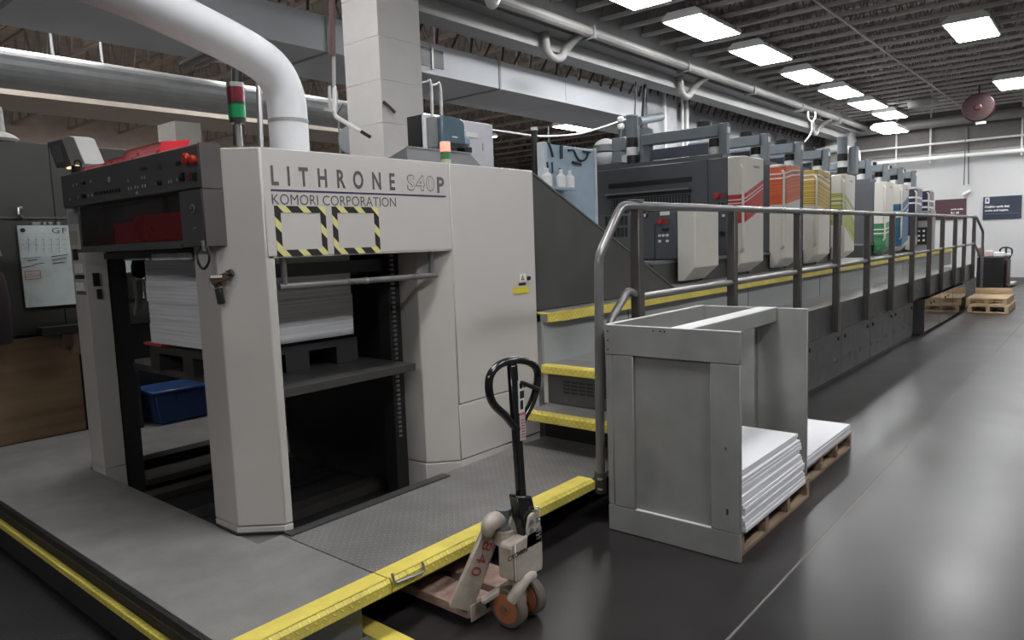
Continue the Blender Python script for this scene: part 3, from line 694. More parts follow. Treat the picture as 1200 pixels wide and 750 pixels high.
signal_tower((p.x, 3.1, 2.073), 1, .03, 'small signal light with its red lens lit on the tower roof', [('base', .035, .03, paint('pale_green_base', (.38, .42, .30), .5)), ('green_lens', .045, .031, paint('dull_green_lens', (.06, .16, .07), .3)), ('red_lens', .052, .031, REDLIT), ('cap', .006, .030, WHITE)])

# roof hood
a, b, c, d = AZ(430, 181, 2.2), AZ(477, 172, 2.2), AZ(548, 180, 2.2), AZ(575, 196, 2.2)
hd = thing('roof_hood', (3.4, 3.6, 2.073), 'grey sheet metal hood on the roof of the tower', 'hood')
MB().add([(3.02, 3.75, 2.073), (3.015, 3.33, 2.073), (3.75, 3.33, 2.073), (3.80, 3.78, 2.073), (3.03, 3.744, 2.10), (3.01, 3.33, 2.20), (3.57, 3.33, 2.20), (3.70, 3.78, 2.10)],
         [(0, 1, 5, 4), (1, 2, 6, 5), (2, 3, 7, 6), (3, 0, 4, 7), (4, 5, 6, 7), (0, 3, 2, 1)]).build('shell', STEELD, hd)
bx('rim', STEEL, hd, 3.01, 3.58, 3.322, 3.335, 2.198, 2.206)

# trays and monitor on the console
for i, (px0, px1, dz, nm) in enumerate(((100, 128, .035, 'left'), (124, 148, .05, 'middle'), (148, 192, .085, 'right'))):
    a, b = AX(px0, 190, 1.66), AX(px1, 184, 1.66); y1, y0 = a.y, b.y
    t = thing('red_tray', (1.66, (y0+y1)/2, 2.088), 'translucent red tray on top of the console, %s one' % nm, 'tray', 'red trays on the console')
    MB().prism([(1.63, 2.089), (1.78, 2.089), (1.80, 2.089+dz), (1.66, 2.089+dz*.75)], 'y', y0, y1).build('tray_body', CRIMSON, t, .004)
    bx('label_strip', paint('pale_red_edge', (.5, .2, .18), .4), t, 1.655, 1.66, y0+.02, y1-.02, 2.089+dz*.70, 2.089+dz*.74)
mn = thing('monitor', (1.72, 5.0, 2.05), 'tilted pale grey monitor above the left end of the console', 'monitor')
P = lambda x_, y_: AX(x_, y_, 1.72)
fr = [P(55, 167), P(72, 163), P(82, 194), P(66, 197)]; sd = [P(72, 163), P(80, 159), P(86, 161), P(99, 192), P(84, 195)]
MB().add([v for v in fr]+[v+Vector((.10, 0, .0)) for v in fr], [(0,1,2,3),(7,6,5,4),(0,4,5,1),(1,5,6,2),(2,6,7,3),(3,7,4,0)]).build('front', paint('monitor_bezel', (.07, .075, .08), .4), mn, .003)
n = len(sd); MB().add([v for v in sd]+[v+Vector((.12, 0, 0)) for v in sd], [tuple(range(n)), tuple(range(2*n-1, n-1, -1))]+[(i, n+i, n+(i+1) % n, (i+1) % n) for i in range(n)]).build('shell', paint('monitor_shell', (.42, .42, .41), .45), mn, .004)
sc = [P(61, 173), P(69, 171), P(76, 189), P(68, 191)]
MB().add([v+Vector((-.004, 0, 0)) for v in sc]+[v+Vector((.002, 0, 0)) for v in sc], [(0,1,2,3),(7,6,5,4),(0,4,5,1),(1,5,6,2),(2,6,7,3),(3,7,4,0)]).build('screen', paint('grey_screen', (.14, .15, .17), .15), mn)
MB().cyl(P(90, 194), P(90, 207), .03, n=12).build('stand', BLACK, mn)
MB().tube(bez([P(88, 193), P(88, 189), P(92, 188), P(95, 191), P(95, 194)], 4), .006, 8).build('cable_loop', BLACK, mn)
bx('amber_lamp', lamp_mat('amber_strip', (1, .75, .4), 1.5), mn, 1.71, 1.73, P(91, 196).y, P(80, 196).y, P(85, 197).z, P(85, 195).z)

# ---- sloping dark guard beside the stairs
sg = thing('sloped_guard', (4.8, 3.2, 1.112), 'dark grey sloping guard panel between the tower and the printing units', 'guard')
MB().prism([(3.833, 1.113), (6.06, 1.113), (5.28, 1.475), (3.97, 2.066), (3.833, 2.066)], 'y', 3.12, 3.30).build('panel', GUARD, sg, .004)
MB().add([(3.97, 3.115, 2.068), (6.07, 3.115, 1.114), (6.07, 3.13, 1.114), (3.97, 3.13, 2.068), (3.97, 3.115, 2.082), (6.07, 3.115, 1.128), (6.07, 3.13, 1.128), (3.97, 3.13, 2.082)],
         [(0,3,2,1),(4,5,6,7),(0,1,5,4),(1,2,6,5),(2,3,7,6),(3,0,4,7)]).build('edge_trim', paint('guard_edge', (.12, .12, .115), .4), sg)

# ================================================================== PLATFORM, STAIRS, WALKWAY
PZ = .25
pf = thing('work_platform', (2.2, 3.2, 0), 'low grey tread plate platform with yellow edges around the tower', 'platform')
MB().prism([(1.122, 2.23), (1.787, 2.23), (1.787, 2.995), (1.664, 2.995), (1.664, 5.0), (3.3, 5.0), (3.3, 6.16), (1.122, 6.16)], 'z', .215, PZ).build('deck_plate', TREADF, pf)
MB().prism([(1.793, 2.23), (3.9, 2.23), (3.9, 2.998), (2.86, 2.998), (2.86, 2.955), (1.793, 2.955)], 'z', .215, PZ+.002).build('deck_plate', TREAD, pf)
bx('kick_strip', paint('dull_dark_flange', (.05, .05, .05), .5), pf, 1.80, 2.86, 2.93, 2.99, .253, .262)
MB().prism([(1.66, 3.38), (1.655, 3.165), (1.815, 2.985), (1.83, 2.985), (1.83, 3.0), (1.67, 3.18), (1.67, 3.38)], 'z', .25, .262).build('kick_strip', TREADB, pf)
for x0, x1 in ((1.122, 1.788), (1.793, 3.285)):
    nz = bx('nosing', YELLOW, pf, x0, x1, 2.215, 2.312, PZ+.0005, PZ+.006, bev=.003)
    MB().prism([(2.20, .243), (2.214, .256), (2.222, .256), (2.222, .20), (2.20, .20)], 'x', x0, x1).build('tread_lip', YTREAD, nz)
# left edge: black roll, riser, yellow lower edge
bx('edge_strip', BTREAD, pf, 1.098, 1.12, 2.2, 6.16, .213, .2515, bev=.004)
bx('riser', paint('dark_riser', (.045, .045, .046), .4), pf, 1.10, 1.12, 2.2, 6.16, .03, .212)
le = bx('lower_edge', YTREADY, pf, 1.07, 1.098, 2.0, 6.16, .135, .168, bev=.004)
le2 = bx('lower_riser', RUBBER, pf, 1.08, 1.099, 2.0, 6.16, .012, .134)
bx('ledge', TREADB, pf, 1.0985, 1.1, 2.2, 6.16, .165, .2)
bx('support', paint('support_grey', (.12, .12, .12), .5), pf, 1.16, 1.70, 2.29, 2.9, 0.002, .212)
for xx, yy in ((2.55, 2.45), (3.2, 2.5), (3.75, 2.85)): MB().lathe((xx, yy, 0), (0, 0, 1), [(.045, 0), (.045, .012), (.018, .016), (.018, .1), (.026, .105), (.026, .214)], 12).build('foot', BLACK, pf)
bx('beam', DARKIN, pf, 1.8, 3.3, 2.30, 2.34, .13, .212); bx('beam', DARKIN, pf, 1.8, 3.3, 2.8, 2.84, .10, .212)
a, b = AY(462, 681, 2.19), AY(497, 667, 2.19)
MB().tube(bez([a+Vector((0, .01, .03)), a, a+Vector((.02, 0, -.012)), b+Vector((-.02, 0, -.008)), b, b+Vector((0, .01, .03))], 4), .006, 8).build('pull_handle', STEEL, pf)

ml = tag(MB().box(.2, 1.066, .5, 6.16, 0.001, .012).build('rubber_mat', TREADB), 'black chequered rubber mat on the floor left of the platform', 'mat')
fp = thing('floor_plate', (1.4, 2.1, 0), 'grey floor plate with a yellow edge bar below the platform', 'plate')
bx('plate', TREADF, fp, 1.12, 1.715, 1.7, 2.285, .001, .02)
bx('edge_bar', YELLOW, fp, 1.716, 1.81, 1.7, 2.44, .001, .026, bev=.003)
MB().cyl((1.735, 2.40, .026), (1.735, 2.40, .029), .008, n=8).build('bolt', BLACK, fp)

st = thing('stair', (3.7, 2.6, .25), 'short steel stair with yellow nosings up to the walkway', 'stair')
for X, z, y0, y1 in ((3.55, .50, 2.28, 2.93), (3.80, .765, 2.28, 2.965)):
    s = bx('step', TREAD, st, X+.03, X+.29, y0, y1, z-.03, z)
    MB().prism([(X, z-.055), (X+.07, z-.055), (X+.07, z+.003), (X+.012, z+.003), (X, z-.006)], 'y', y0, y1).build('nosing', YTREADY, s, .004)
rp = bx('riser_panel', CAB, st, 3.83, 3.845, 2.28, 2.93, .505, .71)
lv = MB()
for r in range(4):
    for k in range(8):
        y = 2.80-k*.062; lv.box(3.8265, 3.831, y-.05, y, .585+r*.024, .598+r*.024)
lv.build('louvre', BLACK, rp)['kind'] = 'stuff'
bx('void_panel', DARKIN, st, 3.86, 3.875, 2.28, 2.99, .05, .48)
bx('stringer', BEIGE, st, 3.83, 3.85, 2.93, 2.965, .5, .71)

wk = thing('walkway', (11, 2.6, 0), 'raised steel walkway with dark cabinets below along the press', 'walkway')
bx('deck', paint('walkway_deck', (.24, .235, .23), .35, metal=.3, var=.1), wk, 4.09, 17.7, 2.26, 2.96, .735, .765)
rw = bx('riser_wall', RISER, wk, 3.84, 19.6, 2.965, 2.985, .735, 1.05)
for xx in (4.95, 7.4, 9.8, 12.2, 14.6, 17.0): bx('seam', CAB, rw, xx, xx+.008, 2.962, 2.966, .77, 1.05)
bx('upper_deck', paint('upper_deck_grey', (.22, .22, .215), .45), wk, 3.84, 19.7, 2.95, 5.9, 1.055, 1.108)
un = bx('nosing', YELLOW, wk, 3.98, 19.7, 2.905, 2.965, 1.106, 1.115, bev=.003)
MB().prism([(2.90, 1.106), (2.906, 1.115), (2.93, 1.115), (2.93, 1.052), (2.90, 1.052)], 'x', 3.98, 19.7).build('tread_lip', YTREAD, un)
ec = bx('nosing', YELLOW, wk, 3.835, 3.905, 2.995, 3.06, 1.108, 1.116)
MB().prism([(3.84, 3.06), (3.84, 2.985), (3.90, 2.92), (3.98, 2.90), (3.98, 2.93), (3.93, 2.95), (3.87, 3.01), (3.87, 3.06)], 'z', 1.052, 1.115).build('corner_nosing', YTREADY, wk, .003)
# cabinets below
cabx = [4.62, 5.8, 6.98, 8.16, 9.34, 10.52, 11.74]
bx('cabinet_body', DARKIN, wk, 3.95, 11.76, 2.27, 2.95, .03, .73)
bx('toe_gap', BLACK, wk, 3.95, 11.76, 2.25, 2.27, 0.002, .05)
for i in range(len(cabx)-1):
    a0, a1 = cabx[i]+.004, cabx[i+1]-.004
    bx('fascia', CAB, wk, a0, a1, 2.23, 2.262, .545, .845, bev=.003)
    dr = bx('cabinet_door', CAB, wk, a0, a1, 2.235, 2.262, .055, .538, bev=.003)
    bx('reflection_band', paint('reflection_dark', (.04, .04, .041), .3), dr, a0+.03, a1-.03, 2.233, 2.236, .20, .26)  # dark reflection across the door put in as a darker strip
    for xx in (a0+.12, a1-.12): MB().cyl((xx, 2.222, .46), (xx, 2.236, .46), .022, n=12).build('latch', BLACK, dr)
bx('fascia', CAB, wk, 11.75, 17.6, 2.23, 2.262, .545, .845, bev=.003); bx('fascia_plate', STEEL, wk, 11.95, 12.15, 2.225, 2.231, .68, .70)
bx('recess', DARKIN, wk, 11.76, 12.08, 2.5, 2.95, .02, .54)
bx('recess_side', CAB, wk, 12.08, 12.1, 2.16, 2.95, .02, .54)
sp = bx('steel_panel', paint('polished_dark_steel', (.16, .14, .125), .12, metal=.85, var=.1), wk, 12.1, 15.9, 2.15, 2.17, .05, .54)
for xx in (13.3, 14.5): bx('seam', BLACK, sp, xx, xx+.008, 2.148, 2.151, .05, .54)
for xx in (12.6, 12.85, 13.8, 14.05): MB().cyl((xx, 2.14, .45), (xx, 2.151, .45), .02, n=10).build('latch', BLACK, sp)
bx('body', DARKIN, wk, 12.12, 17.6, 2.28, 2.95, .03, .73); bx('end_panel', CAB, wk, 15.92, 17.6, 2.2, 2.22, .03, .54)
bx('toe_gap', BLACK, wk, 12.1, 15.9, 2.2, 2.24, 0.002, .05)

hr = thing('handrail', (10, 2.2, .25), 'grey steel handrail with flat posts along the walkway', 'handrail')
RY = 2.20
PX = [3.79, 5.19, 6.635, 7.815, 9.0, 10.19, 11.40, 12.60, 13.66, 14.88, 15.91, 17.08]
for xx in PX: bx('post', POSTM, hr, xx-.032, xx+.032, RY-.032, RY+.03, .56, 1.82, bev=.004)
bx('post_cap', STEELD, hr, 3.74, 3.84, RY-.025, RY+.03, 1.823, 1.83)
top = [(3.325, RY, .20), (3.335, RY, .9), (3.355, RY, 1.47), (3.365, RY, 1.515), (3.40, RY, 1.56), (3.57, RY, 1.755), (3.61, RY, 1.783), (3.66, RY, 1.79), (5.2, RY, 1.792), (17.1, RY, 1.79), (17.25, RY, 1.78), (18.2, RY, 1.50), (18.25, RY, 1.45), (18.25, RY, .3)]
MB().tube([(a, RY-.012, c) for a, b, c in top], .026, 12).build('top_rail', RAILM, hr)
mid = [AY(706, 398, RY), AY(713, 384, RY), AY(730, 351, RY), AY(733, 345, RY), AY(738, 341.5, RY)]
mz = 1.245
MB().tube(bez([(3.37, RY, .70), (3.385, RY, .86)]+[(v.x, RY, v.z) for v in mid[1:]]+[(3.80, RY, mz)], 3)+[(a, RY, c) for a, c in ((5.2, mz), (17.05, mz+.01), (17.2, mz), (18.1, .95))], .023, 12).build('mid_rail', RAILM, hr)
MB().cyl((3.325, RY-.012, .17), (3.325, RY-.012, .29), .034, n=14).build('foot_clamp', POSTM, hr)
for zz in (.20, .26): MB().cyl((3.285, RY-.05, zz), (3.285, RY-.02, zz), .008, n=8).build('bolt', STEEL, hr)

# ================================================================== PRINTING UNITS
def ribbon_mat():
    """cream covers with one printed colour ribbon that waves along the whole row"""
    m, nt, N, L, B = new_mat('cover_ribbon_print'); b = NB(nt)
    g = N.new('ShaderNodeNewGeometry'); s = N.new('ShaderNodeSeparateXYZ'); L.new(g.outputs['Position'], s.inputs[0])
    X, Z = s.outputs[0], s.outputs[2]
    X0, X1 = 8.0, 19.6
    u = b.m('DIVIDE', b.m('SUBTRACT', X, X0), X1-X0)
    def ramp(pts, colour=False):
        r = N.new('ShaderNodeValToRGB'); r.color_ramp.interpolation = 'LINEAR' if colour else 'B_SPLINE'
        if not colour: r.color_ramp.interpolation = 'LINEAR'
        e = r.color_ramp.elements
        while len(e) < len(pts): e.new(.5)
        for el, (x, c) in zip(e, pts):
            el.position = (x-X0)/(X1-X0); el.color = (*c, 1) if colour else (c, c, c, 1)
        L.new(u, r.inputs[0]); return r.outputs[0]
    tp = [(8.0,2.0),(8.1,2.055),(8.72,2.256),(9.3,2.42),(9.7,2.50),(10.3,2.525),(10.9,2.50),(11.36,2.435),(11.98,2.242),(12.7,1.95),(14.6,1.695),(15.4,1.80),(16.0,2.076),(16.7,2.28),(17.3,2.44),(18.6,2.44),(19.3,2.42)]
    bt = [(8.0,1.66),(8.1,1.725),(8.72,1.919),(9.39,1.961),(10.04,2.053),(10.7,2.0),(11.37,1.87),(11.98,1.76),(12.74,1.351),(14.6,1.10),(15.4,1.12),(16.07,1.249),(16.8,1.406),(17.4,1.45),(18.8,1.22)]
    sc = lambda pts: [(x, z/3) for x, z in pts]
    T = b.m('MULTIPLY', ramp(sc(tp)), 3); Bt = b.m('MULTIPLY', ramp(sc(bt)), 3)
    t = b.m('DIVIDE', b.m('SUBTRACT', Z, Bt), b.m('SUBTRACT', T, Bt))
    inside = b.m('MULTIPLY', b.m('GREATER_THAN', t, 0), b.m('LESS_THAN', t, 1))
    col = ramp([(8.1,(.42,.02,.03)),(8.75,(.46,.03,.03)),(9.3,(.58,.085,.03)),(10.1,(.60,.13,.035)),(10.55,(.62,.36,.03)),(11.4,(.62,.42,.04)),(11.9,(.42,.42,.04)),(12.7,(.33,.40,.06)),(14.5,(.01,.17,.06)),(15.4,(.02,.19,.08)),(15.95,(.02,.15,.15)),(16.1,(.03,.12,.25)),(16.8,(.07,.16,.31)),(17.3,(.04,.06,.16)),(17.37,(.015,.02,.06)),(17.46,(.02,.025,.07)),(17.52,(.13,.125,.20)),(18.6,(.13,.12,.19)),(18.69,(.015,.015,.045)),(18.78,(.02,.02,.05)),(18.85,(.12,.105,.16)),(19.3,(.12,.10,.15))], True)
    # brush-like streaks that follow the ribbon
    cv = N.new('ShaderNodeCombineXYZ'); L.new(b.m('MULTIPLY', X, .5), cv.inputs[0]); L.new(b.m('MULTIPLY', t, 24), cv.inputs[1])
    n = N.new('ShaderNodeTexNoise'); n.inputs['Scale'].default_value = 1.3; n.inputs['Detail'].default_value = 3; L.new(cv.outputs[0], n.inputs['Vector'])
    st = N.new('ShaderNodeMapRange'); st.inputs[1].default_value = .42; st.inputs[2].default_value = .58; L.new(n.outputs['Fac'], st.inputs[0])
    # streaks are strong on the yellow and lime part, faint elsewhere
    amt = ramp([(8.0,.08),(9.0,.22),(10.1,.35),(10.4,1),(12.7,1),(14.0,.3),(15.9,.15),(17.2,.06),(19.4,.05)])
    dark = N.new('ShaderNodeVectorMath'); dark.operation = 'SCALE'; dark.inputs['Scale'].default_value = .5; L.new(col, dark.inputs[0])
    lite = b.mix(.32, col, (.74, .70, .42))
    c1 = b.mix(b.m('MULTIPLY', amt, .95), col, b.mix(st.outputs[0], dark.outputs[0], lite))
    def line(c, w): return b.m('LESS_THAN', b.m('ABSOLUTE', b.m('SUBTRACT', t, c)), w)
    ln = b.m('MAXIMUM', line(.70, .018), line(.82, .018))
    c2 = b.mix(ln, c1, (.72, .70, .68))
    L.new(b.mix(inside, (.60, .58, .52), c2), B.inputs['Base Color'])
    B.inputs['Roughness'].default_value = .36
    return m
RIB = ribbon_mat()
YF, YB = 3.30, 5.72
NAMES = ['red ribbon rising across it', 'orange ribbon over its upper half', 'golden yellow ribbon over its upper half', 'lime green ribbon falling across it', 'dark green band at its foot', 'teal and blue ribbon rising across it', 'navy upper part and white lines', 'dark purple cover at the far end']
POSW = ['nearest', 'second', 'third', 'fourth', 'fifth', 'sixth', 'seventh', 'last']
def cover_mesh(C, R, z0, z1, zb, y0, y1, ch):
    """projecting cover: chamfered near corner, foot that slopes back"""
    top = [(C, y1), (C, y0+ch), (C+ch, y0), (R, y0), (R, y1)]
    mid = top
    bot = [(C, y1), (C+.005, y1-.06), (C+ch, y1-.06), (R-.06, y1-.06), (R-.06, y1)]
    m = MB(); n = 5
    vs = [(x, y, z1) for x, y in top]+[(x, y, zb) for x, y in mid]+[(x, y, z0) for x, y in bot]
    fs = [tuple(range(n)), tuple(range(3*n-1, 2*n-1, -1))]
    for k in (0, 1): fs += [(k*n+i, k*n+(i+1) % n, (k+1)*n+(i+1) % n, (k+1)*n+i) for i in range(n)]
    return m.add(vs, fs)
def control(par, Y, X, zt, sc=1):
    """stop button, light and rows of keys on a face that looks towards -X"""
    MB().box(X-.012, X, Y-.005*sc, Y+.075*sc, zt-.085*sc, zt).build('control_plate', paint('red_plate', (.34, .05, .04), .45), par)
    MB().cyl((X-.05, Y+.035*sc, zt-.045*sc), (X-.012, Y+.035*sc, zt-.045*sc), .030*sc, n=12).build('stop_button', RED, par)
    MB().box(X-.02, X, Y-.075*sc, Y-.025*sc, zt-.075*sc, zt-.01*sc).build('pilot_light', paint('dim_red_pilot', (.26, .04, .04), .4), par)
    for r in range(3):
        for k in range(3):
            if (r, k) in ((0, 0), (2, 1)): continue
            MB().cyl((X-.02, Y+.055*sc-k*.055*sc, zt-.15*sc-r*.075*sc), (X, Y+.055*sc-k*.055*sc, zt-.15*sc-r*.075*sc), .019*sc, n=8).build('key', WHITE if r else BLACK, par)
units = []
for k, i in enumerate((0, 1, 2, 3, 5, 6, 7, 8)):
    R = 8.72+1.325*i; C = R-.60
    u = thing('printing_unit', ((C+R)/2, 4.5, 1.108), '%s printing unit of the press, with %s' % (POSW[k], NAMES[k]), 'printing unit', 'printing units of the press')
    units.append(u)
    MB().box(C+.03, R+.02, YF+.2, YB, 1.36, 2.50).build('tower_body', UNIT, u, .006)
    bx('base', GUARD, u, C-.64, R+.02, YF+.22, YB, 1.11, 1.325)
    bx('ledge', STEELD, u, C-.64, C+.03, YF+.18, YF+.5, 1.326, 1.35)
    cv = cover_mesh(C, R, 1.15, 2.485 if k else 2.50, 1.275, YF, YF+.2, .05).build('cover', RIB, u, .012, True, 2)
    MB().tube([(C-.004, YF+.03, 1.40), (C-.03, YF+.0, 1.44), (C-.03, YF+.0, 2.36), (C-.004, YF+.03, 2.40)], .016, 8).build('handle', CREAM, cv)
    text('lettering', 'KOMORI', INK, cv, (R-.33, YF-.001, 2.372), UX, UZ, .19, .03, 1.0, .02)
    bx('side_strip', CREAM, u, R+.021, R+.05, YF+.16, YF+.24, 1.36, 2.47)
    bx('roof_cap', UNIT, u, C+.10, R-.05, YF+.3, YB-.3, 2.501, 2.56)
# the two end faces that show their controls
u0, u4 = units[0], units[4]
XF = 8.72-.6+.03
bx('end_panel', UNIT, u0, XF-.02, XF, 3.752, YB, 1.36, 2.498, bev=.004); bx('end_panel', UNIT, u0, XF-.02, XF, YF+.21, 3.744, 1.36, 2.498, bev=.004)
bx('slot', BLACK, u0, XF-.03, XF-.018, 3.95, 5.12, 2.255, 2.315)
bx('pull_bar', STEELD, u0, XF-.07, XF-.02, 3.97, 5.15, 2.165, 2.185); bx('shadow_slot', BLACK, u0, XF-.03, XF-.018, 3.95, 5.15, 2.125, 2.163)
gl = bx('grille', BLACK, u0, XF-.026, XF-.018, 3.97, 5.08, 1.90, 2.11); gm = MB()
for q in range(26): gm.box(XF-.034, XF-.026, 4.0+q*.042, 4.016+q*.042, 1.91, 2.10)
for q in range(5): gm.box(XF-.036, XF-.034, 3.98, 5.07, 1.93+q*.04, 1.936+q*.04)
gm.build('grille_bar', UNIT, gl)['kind'] = 'stuff'
bx('dark_box', BLACK, u0, XF-.03, XF-.018, 5.42, 5.56, 2.36, 2.47); bx('plate', BLACK, u0, XF-.03, XF-.018, 5.38, 5.50, 2.12, 2.20)
control(u0, 3.60, XF-.02, 2.10, .9); control(u0, 5.44, XF-.02, 2.10, .8)
MB().cyl((XF-.05, 3.56, 1.62), (XF-.02, 3.56, 1.62), .03, n=12).build('knob', BLACK, u0)
XE = units[4].location.x-.30+.03
bx('end_panel', UNIT, u4, XE-.02, XE, YF+.21, YB, 1.36, 2.498, bev=.004); control(u4, 3.95, XE-.02, 1.98, 1.2)
# low infeed unit in front of the first tower
iu = thing('infeed_unit', (7.4, 4.4, 1.108), 'low dark infeed unit with control panel and a cream side cover', 'printing unit')
XL = 6.9
bx('body', UNIT, iu, XL, 7.46, 3.5, 5.4, 1.36, 1.87, bev=.005); bx('base', GUARD, iu, 6.45, 7.46, 3.56, 5.4, 1.11, 1.33); bx('base_seam', BLACK, iu, 6.449, 6.452, 3.8, 3.806, 1.11, 1.33)
bx('ledge', STEELD, iu, 6.44, 7.46, 3.55, 3.86, 1.331, 1.358)
bx('door', UNIT, iu, XL-.015, XL, 3.52, 3.77, 1.37, 1.865, bev=.003); bx('door', UNIT, iu, XL-.015, XL, 3.785, 4.05, 1.37, 1.75, bev=.003)
bx('white_plate', WHITEP, iu, XL-.02, XL-.014, 3.60, 3.71, 1.83, 1.87); control(iu, 3.67, XL-.015, 1.80, .8)
MB().cyl((XL-.03, 3.89, 1.845), (XL, 3.89, 1.845), .032, n=14).build('gauge', BLACK, iu); MB().cyl((XL-.034, 3.885, 1.842), (XL-.03, 3.885, 1.842), .018, n=12).build('gauge_face', WHITE, iu)
vm = MB()
for r in range(2):
    for q in range(6): vm.box(XL-.01, XL+.001, 4.12+q*.05, 4.15+q*.05, 1.62+r*.13, 1.72+r*.13)
vm.build('vent', BLACK, iu)['kind'] = 'stuff'
c0 = cover_mesh(6.86, 7.42, 1.14, 1.868, 1.28, YF, YF+.2, .01).build('side_cover', CREAM, iu, .008, True, 2)

# ---- lift frames over the units
for k in range(8):
    i = (0, 1, 2, 3, 5, 6, 7, 8)[k]; X = 8.45+1.325*i
    g = thing('lift_frame', (X, 4.4, 2.5), '%s grey lift frame above the row of printing units' % POSW[k], 'lift frame', 'lift frames over the units')
    bx('beam', ARM, g, X-.08, X+.08, 3.73, 4.77, 2.79, 2.924, bev=.006)
    bx('post', ARM, g, X-.045, X+.045, 3.63, 3.73, 2.50, 2.94, bev=.006)
    bx('post', ARM, g, X-.05, X+.05, 4.67, 4.77, 2.50, 2.789, bev=.004)
    bx('tag_plate', WHITE, g, X-.035, X+.035, 3.622, 3.63, 2.82, 2.89)
    MB().cyl((X+.1, 3.83, 2.50), (X+.1, 3.83, 2.78), .085, n=16).build('drum', BLACK, g)
    MB().cyl((X+.1, 3.83, 2.55), (X+.1, 3.83, 2.68), .087, n=16).build('drum_band', WHITE, g)
    MB().cyl((X+.02, 3.95, 2.925), (X+.02, 3.95, 2.99), .09, n=14).build('motor_cap', BLACK, g)
    bx('lower_beam', paint('slate_arm', (.10, .115, .14), .45), g, X+.14, X+.24, 3.95, 4.80, 2.62, 2.75); bx('lower_beam_post', paint('slate_arm', (.10, .115, .14), .45), g, X+.14, X+.24, 4.80, 5.0, 2.50, 2.75)
def drum_post(px, py0, py1, X, label):
    b, t = AX(px, py1, X), AX(px, py0, X)
    b.z = min(b.z, 2.562 if X < 10 else 2.51)
    d = thing('ink_drum_post', (X, b.y, b.z), label, 'drum')
    h = t.z-b.z; r = .078
    for nm, a0, a1, mt in (('foot', 0, .03, TANDUCT), ('black_band', .03, .20, BLACK), ('white_band', .20, .36, WHITE), ('black_band', .36, .55, BLACK), ('sleeve', .55, .97, ARM), ('cap', .97, 1, STEEL)):
        MB().cyl((X, b.y, b.z+h*a0), (X, b.y, b.z+h*a1-.001), r if nm != 'cap' else r*1.05, n=18).build(nm, mt, d)
    bx('arm_block', ARM, d, X+.05, X+.2, b.y-.20, b.y-.085, b.z, b.z+h*.72)
    return d
drum_post(741.5, 135, 193, 8.5, 'tall grey post with black and white bands left of the first lift frame')
drum_post(987, 160, 193, 12.62, 'smaller banded grey post behind the lime green unit')
# small cabinet and operator screen at the far end
ec_ = thing('end_console', (17.9, 2.95, 1.108), 'small grey operator console at the far end of the walkway', 'console')
bx('cabinet', paint('console_grey', (.30, .29, .285), .45), ec_, 17.6, 18.1, 3.05, 3.5, 1.112, 1.97, bev=.01)
bx('screen', BLACK, ec_, 17.585, 17.6, 3.12, 3.44, 1.76, 1.92); bx('key_panel', BLACK, ec_, 17.585, 17.6, 3.12, 3.42, 1.25, 1.62)
for r in range(3):
    for q in range(3): bx('key', WHITE, ec_, 17.578, 17.585, 3.16+q*.09, 3.2+q*.09, 1.32+r*.1, 1.36+r*.1)

# ================================================================== PALLET JACK
jk = thing('pallet_jack', (2.21, 1.9, 0), 'worn beige pallet jack with a black handle, number 840 on its frame', 'pallet jack')
for xx in (2.15, 2.275):
    wv = MB().lathe((xx-.026, 1.884, .086), (1, 0, 0), [(.062, 0), (.078, 0), (.086, .008), (.086, .044), (.078, .052), (.062, .052)], 28).build('wheel', TYRE, jk)
    MB().lathe((xx-.030, 1.884, .086), (1, 0, 0), [(.063, .002), (.063, .008), (.03, .009), (.028, .001), (.026, .0), (.026, .056), (.063, .056), (.063, .058)], 24).build('hub', ORANGEW, wv)
    MB().lathe((xx-.034, 1.884, .086), (1, 0, 0), [(.012, 0), (.012, .06)], 10).build('axle_cap', STEEL, wv)
MB().box(2.178, 2.247, 1.862, 1.906, .07, .20).build('axle_yoke', JACKP, jk, .008)
for zz in (0,):
    MB().prism([(2.125, .215), (2.28, .205), (2.285, .24), (2.285, .36), (2.235, .375), (2.20, .385), (2.125, .36)], 'y', 1.835, 1.915).build('pump_body', JACKP, jk, .010, seg=2)
ear = [(2.20, .33), (2.305, .33), (2.31, .37), (2.30, .42), (2.275, .465), (2.25, .475), (2.225, .465), (2.21, .42)]
for y0 in (1.822, 1.92): MB().prism(ear, 'y', y0, y0+.012).build('ear_plate', JACKP, jk, .004)
MB().prism([(2.13, .215), (2.305, .205), (2.312, .24), (2.31, .40), (2.13, .385)], 'y', 1.822, 1.834).build('front_plate', JACKP, jk, .006)
a = AY(595, 659, 1.82); b = AY(618.5, 662, 1.82)
text('lettering', 'CROWN', BLACK, jk, (a.x, 1.8205, a.z), UX, UZ, b.x-a.x, .022, 1, .02)
for xx, zz in ((2.235, .44), (2.235, .405)): MB().cyl((xx, 1.812, zz), (xx, 1.824, zz), .009, n=10).build('bolt', STEELD, jk)
for z0, nm in ((.345, 'spring'), (.42, 'spring')):
    MB().tube([(2.282+.014*math.cos(t*.9), 1.83+.014*math.sin(t*.9), z0+t*.0022) for t in range(30)], .004, 6).build(nm, STEEL, jk)
MB().cyl((2.19, 1.93, .36), (2.19, 1.93, .49), .034, n=16).build('piston', STEELD, jk)
MB().cyl((2.19, 1.93, .34), (2.19, 1.93, .40), .046, n=16).build('collar', JACKP, jk)
# head cap from the frame to the piston
cpts = [AY(572, 626, 1.95), AY(573, 617, 1.945), AY(579, 610, 1.94), AY(588, 608, 1.93), AY(597, 610, 1.92), AY(603, 617, 1.91), AY(606, 628, 1.905)]
hp_ = bez(cpts, 4); MB().tube(hp_, [.022+.016*math.sin(PI*min(1, k/14)) if k < 14 else .022+.016*1 for k in range(len(hp_))], 14).build('head_cap', JACKP, jk)
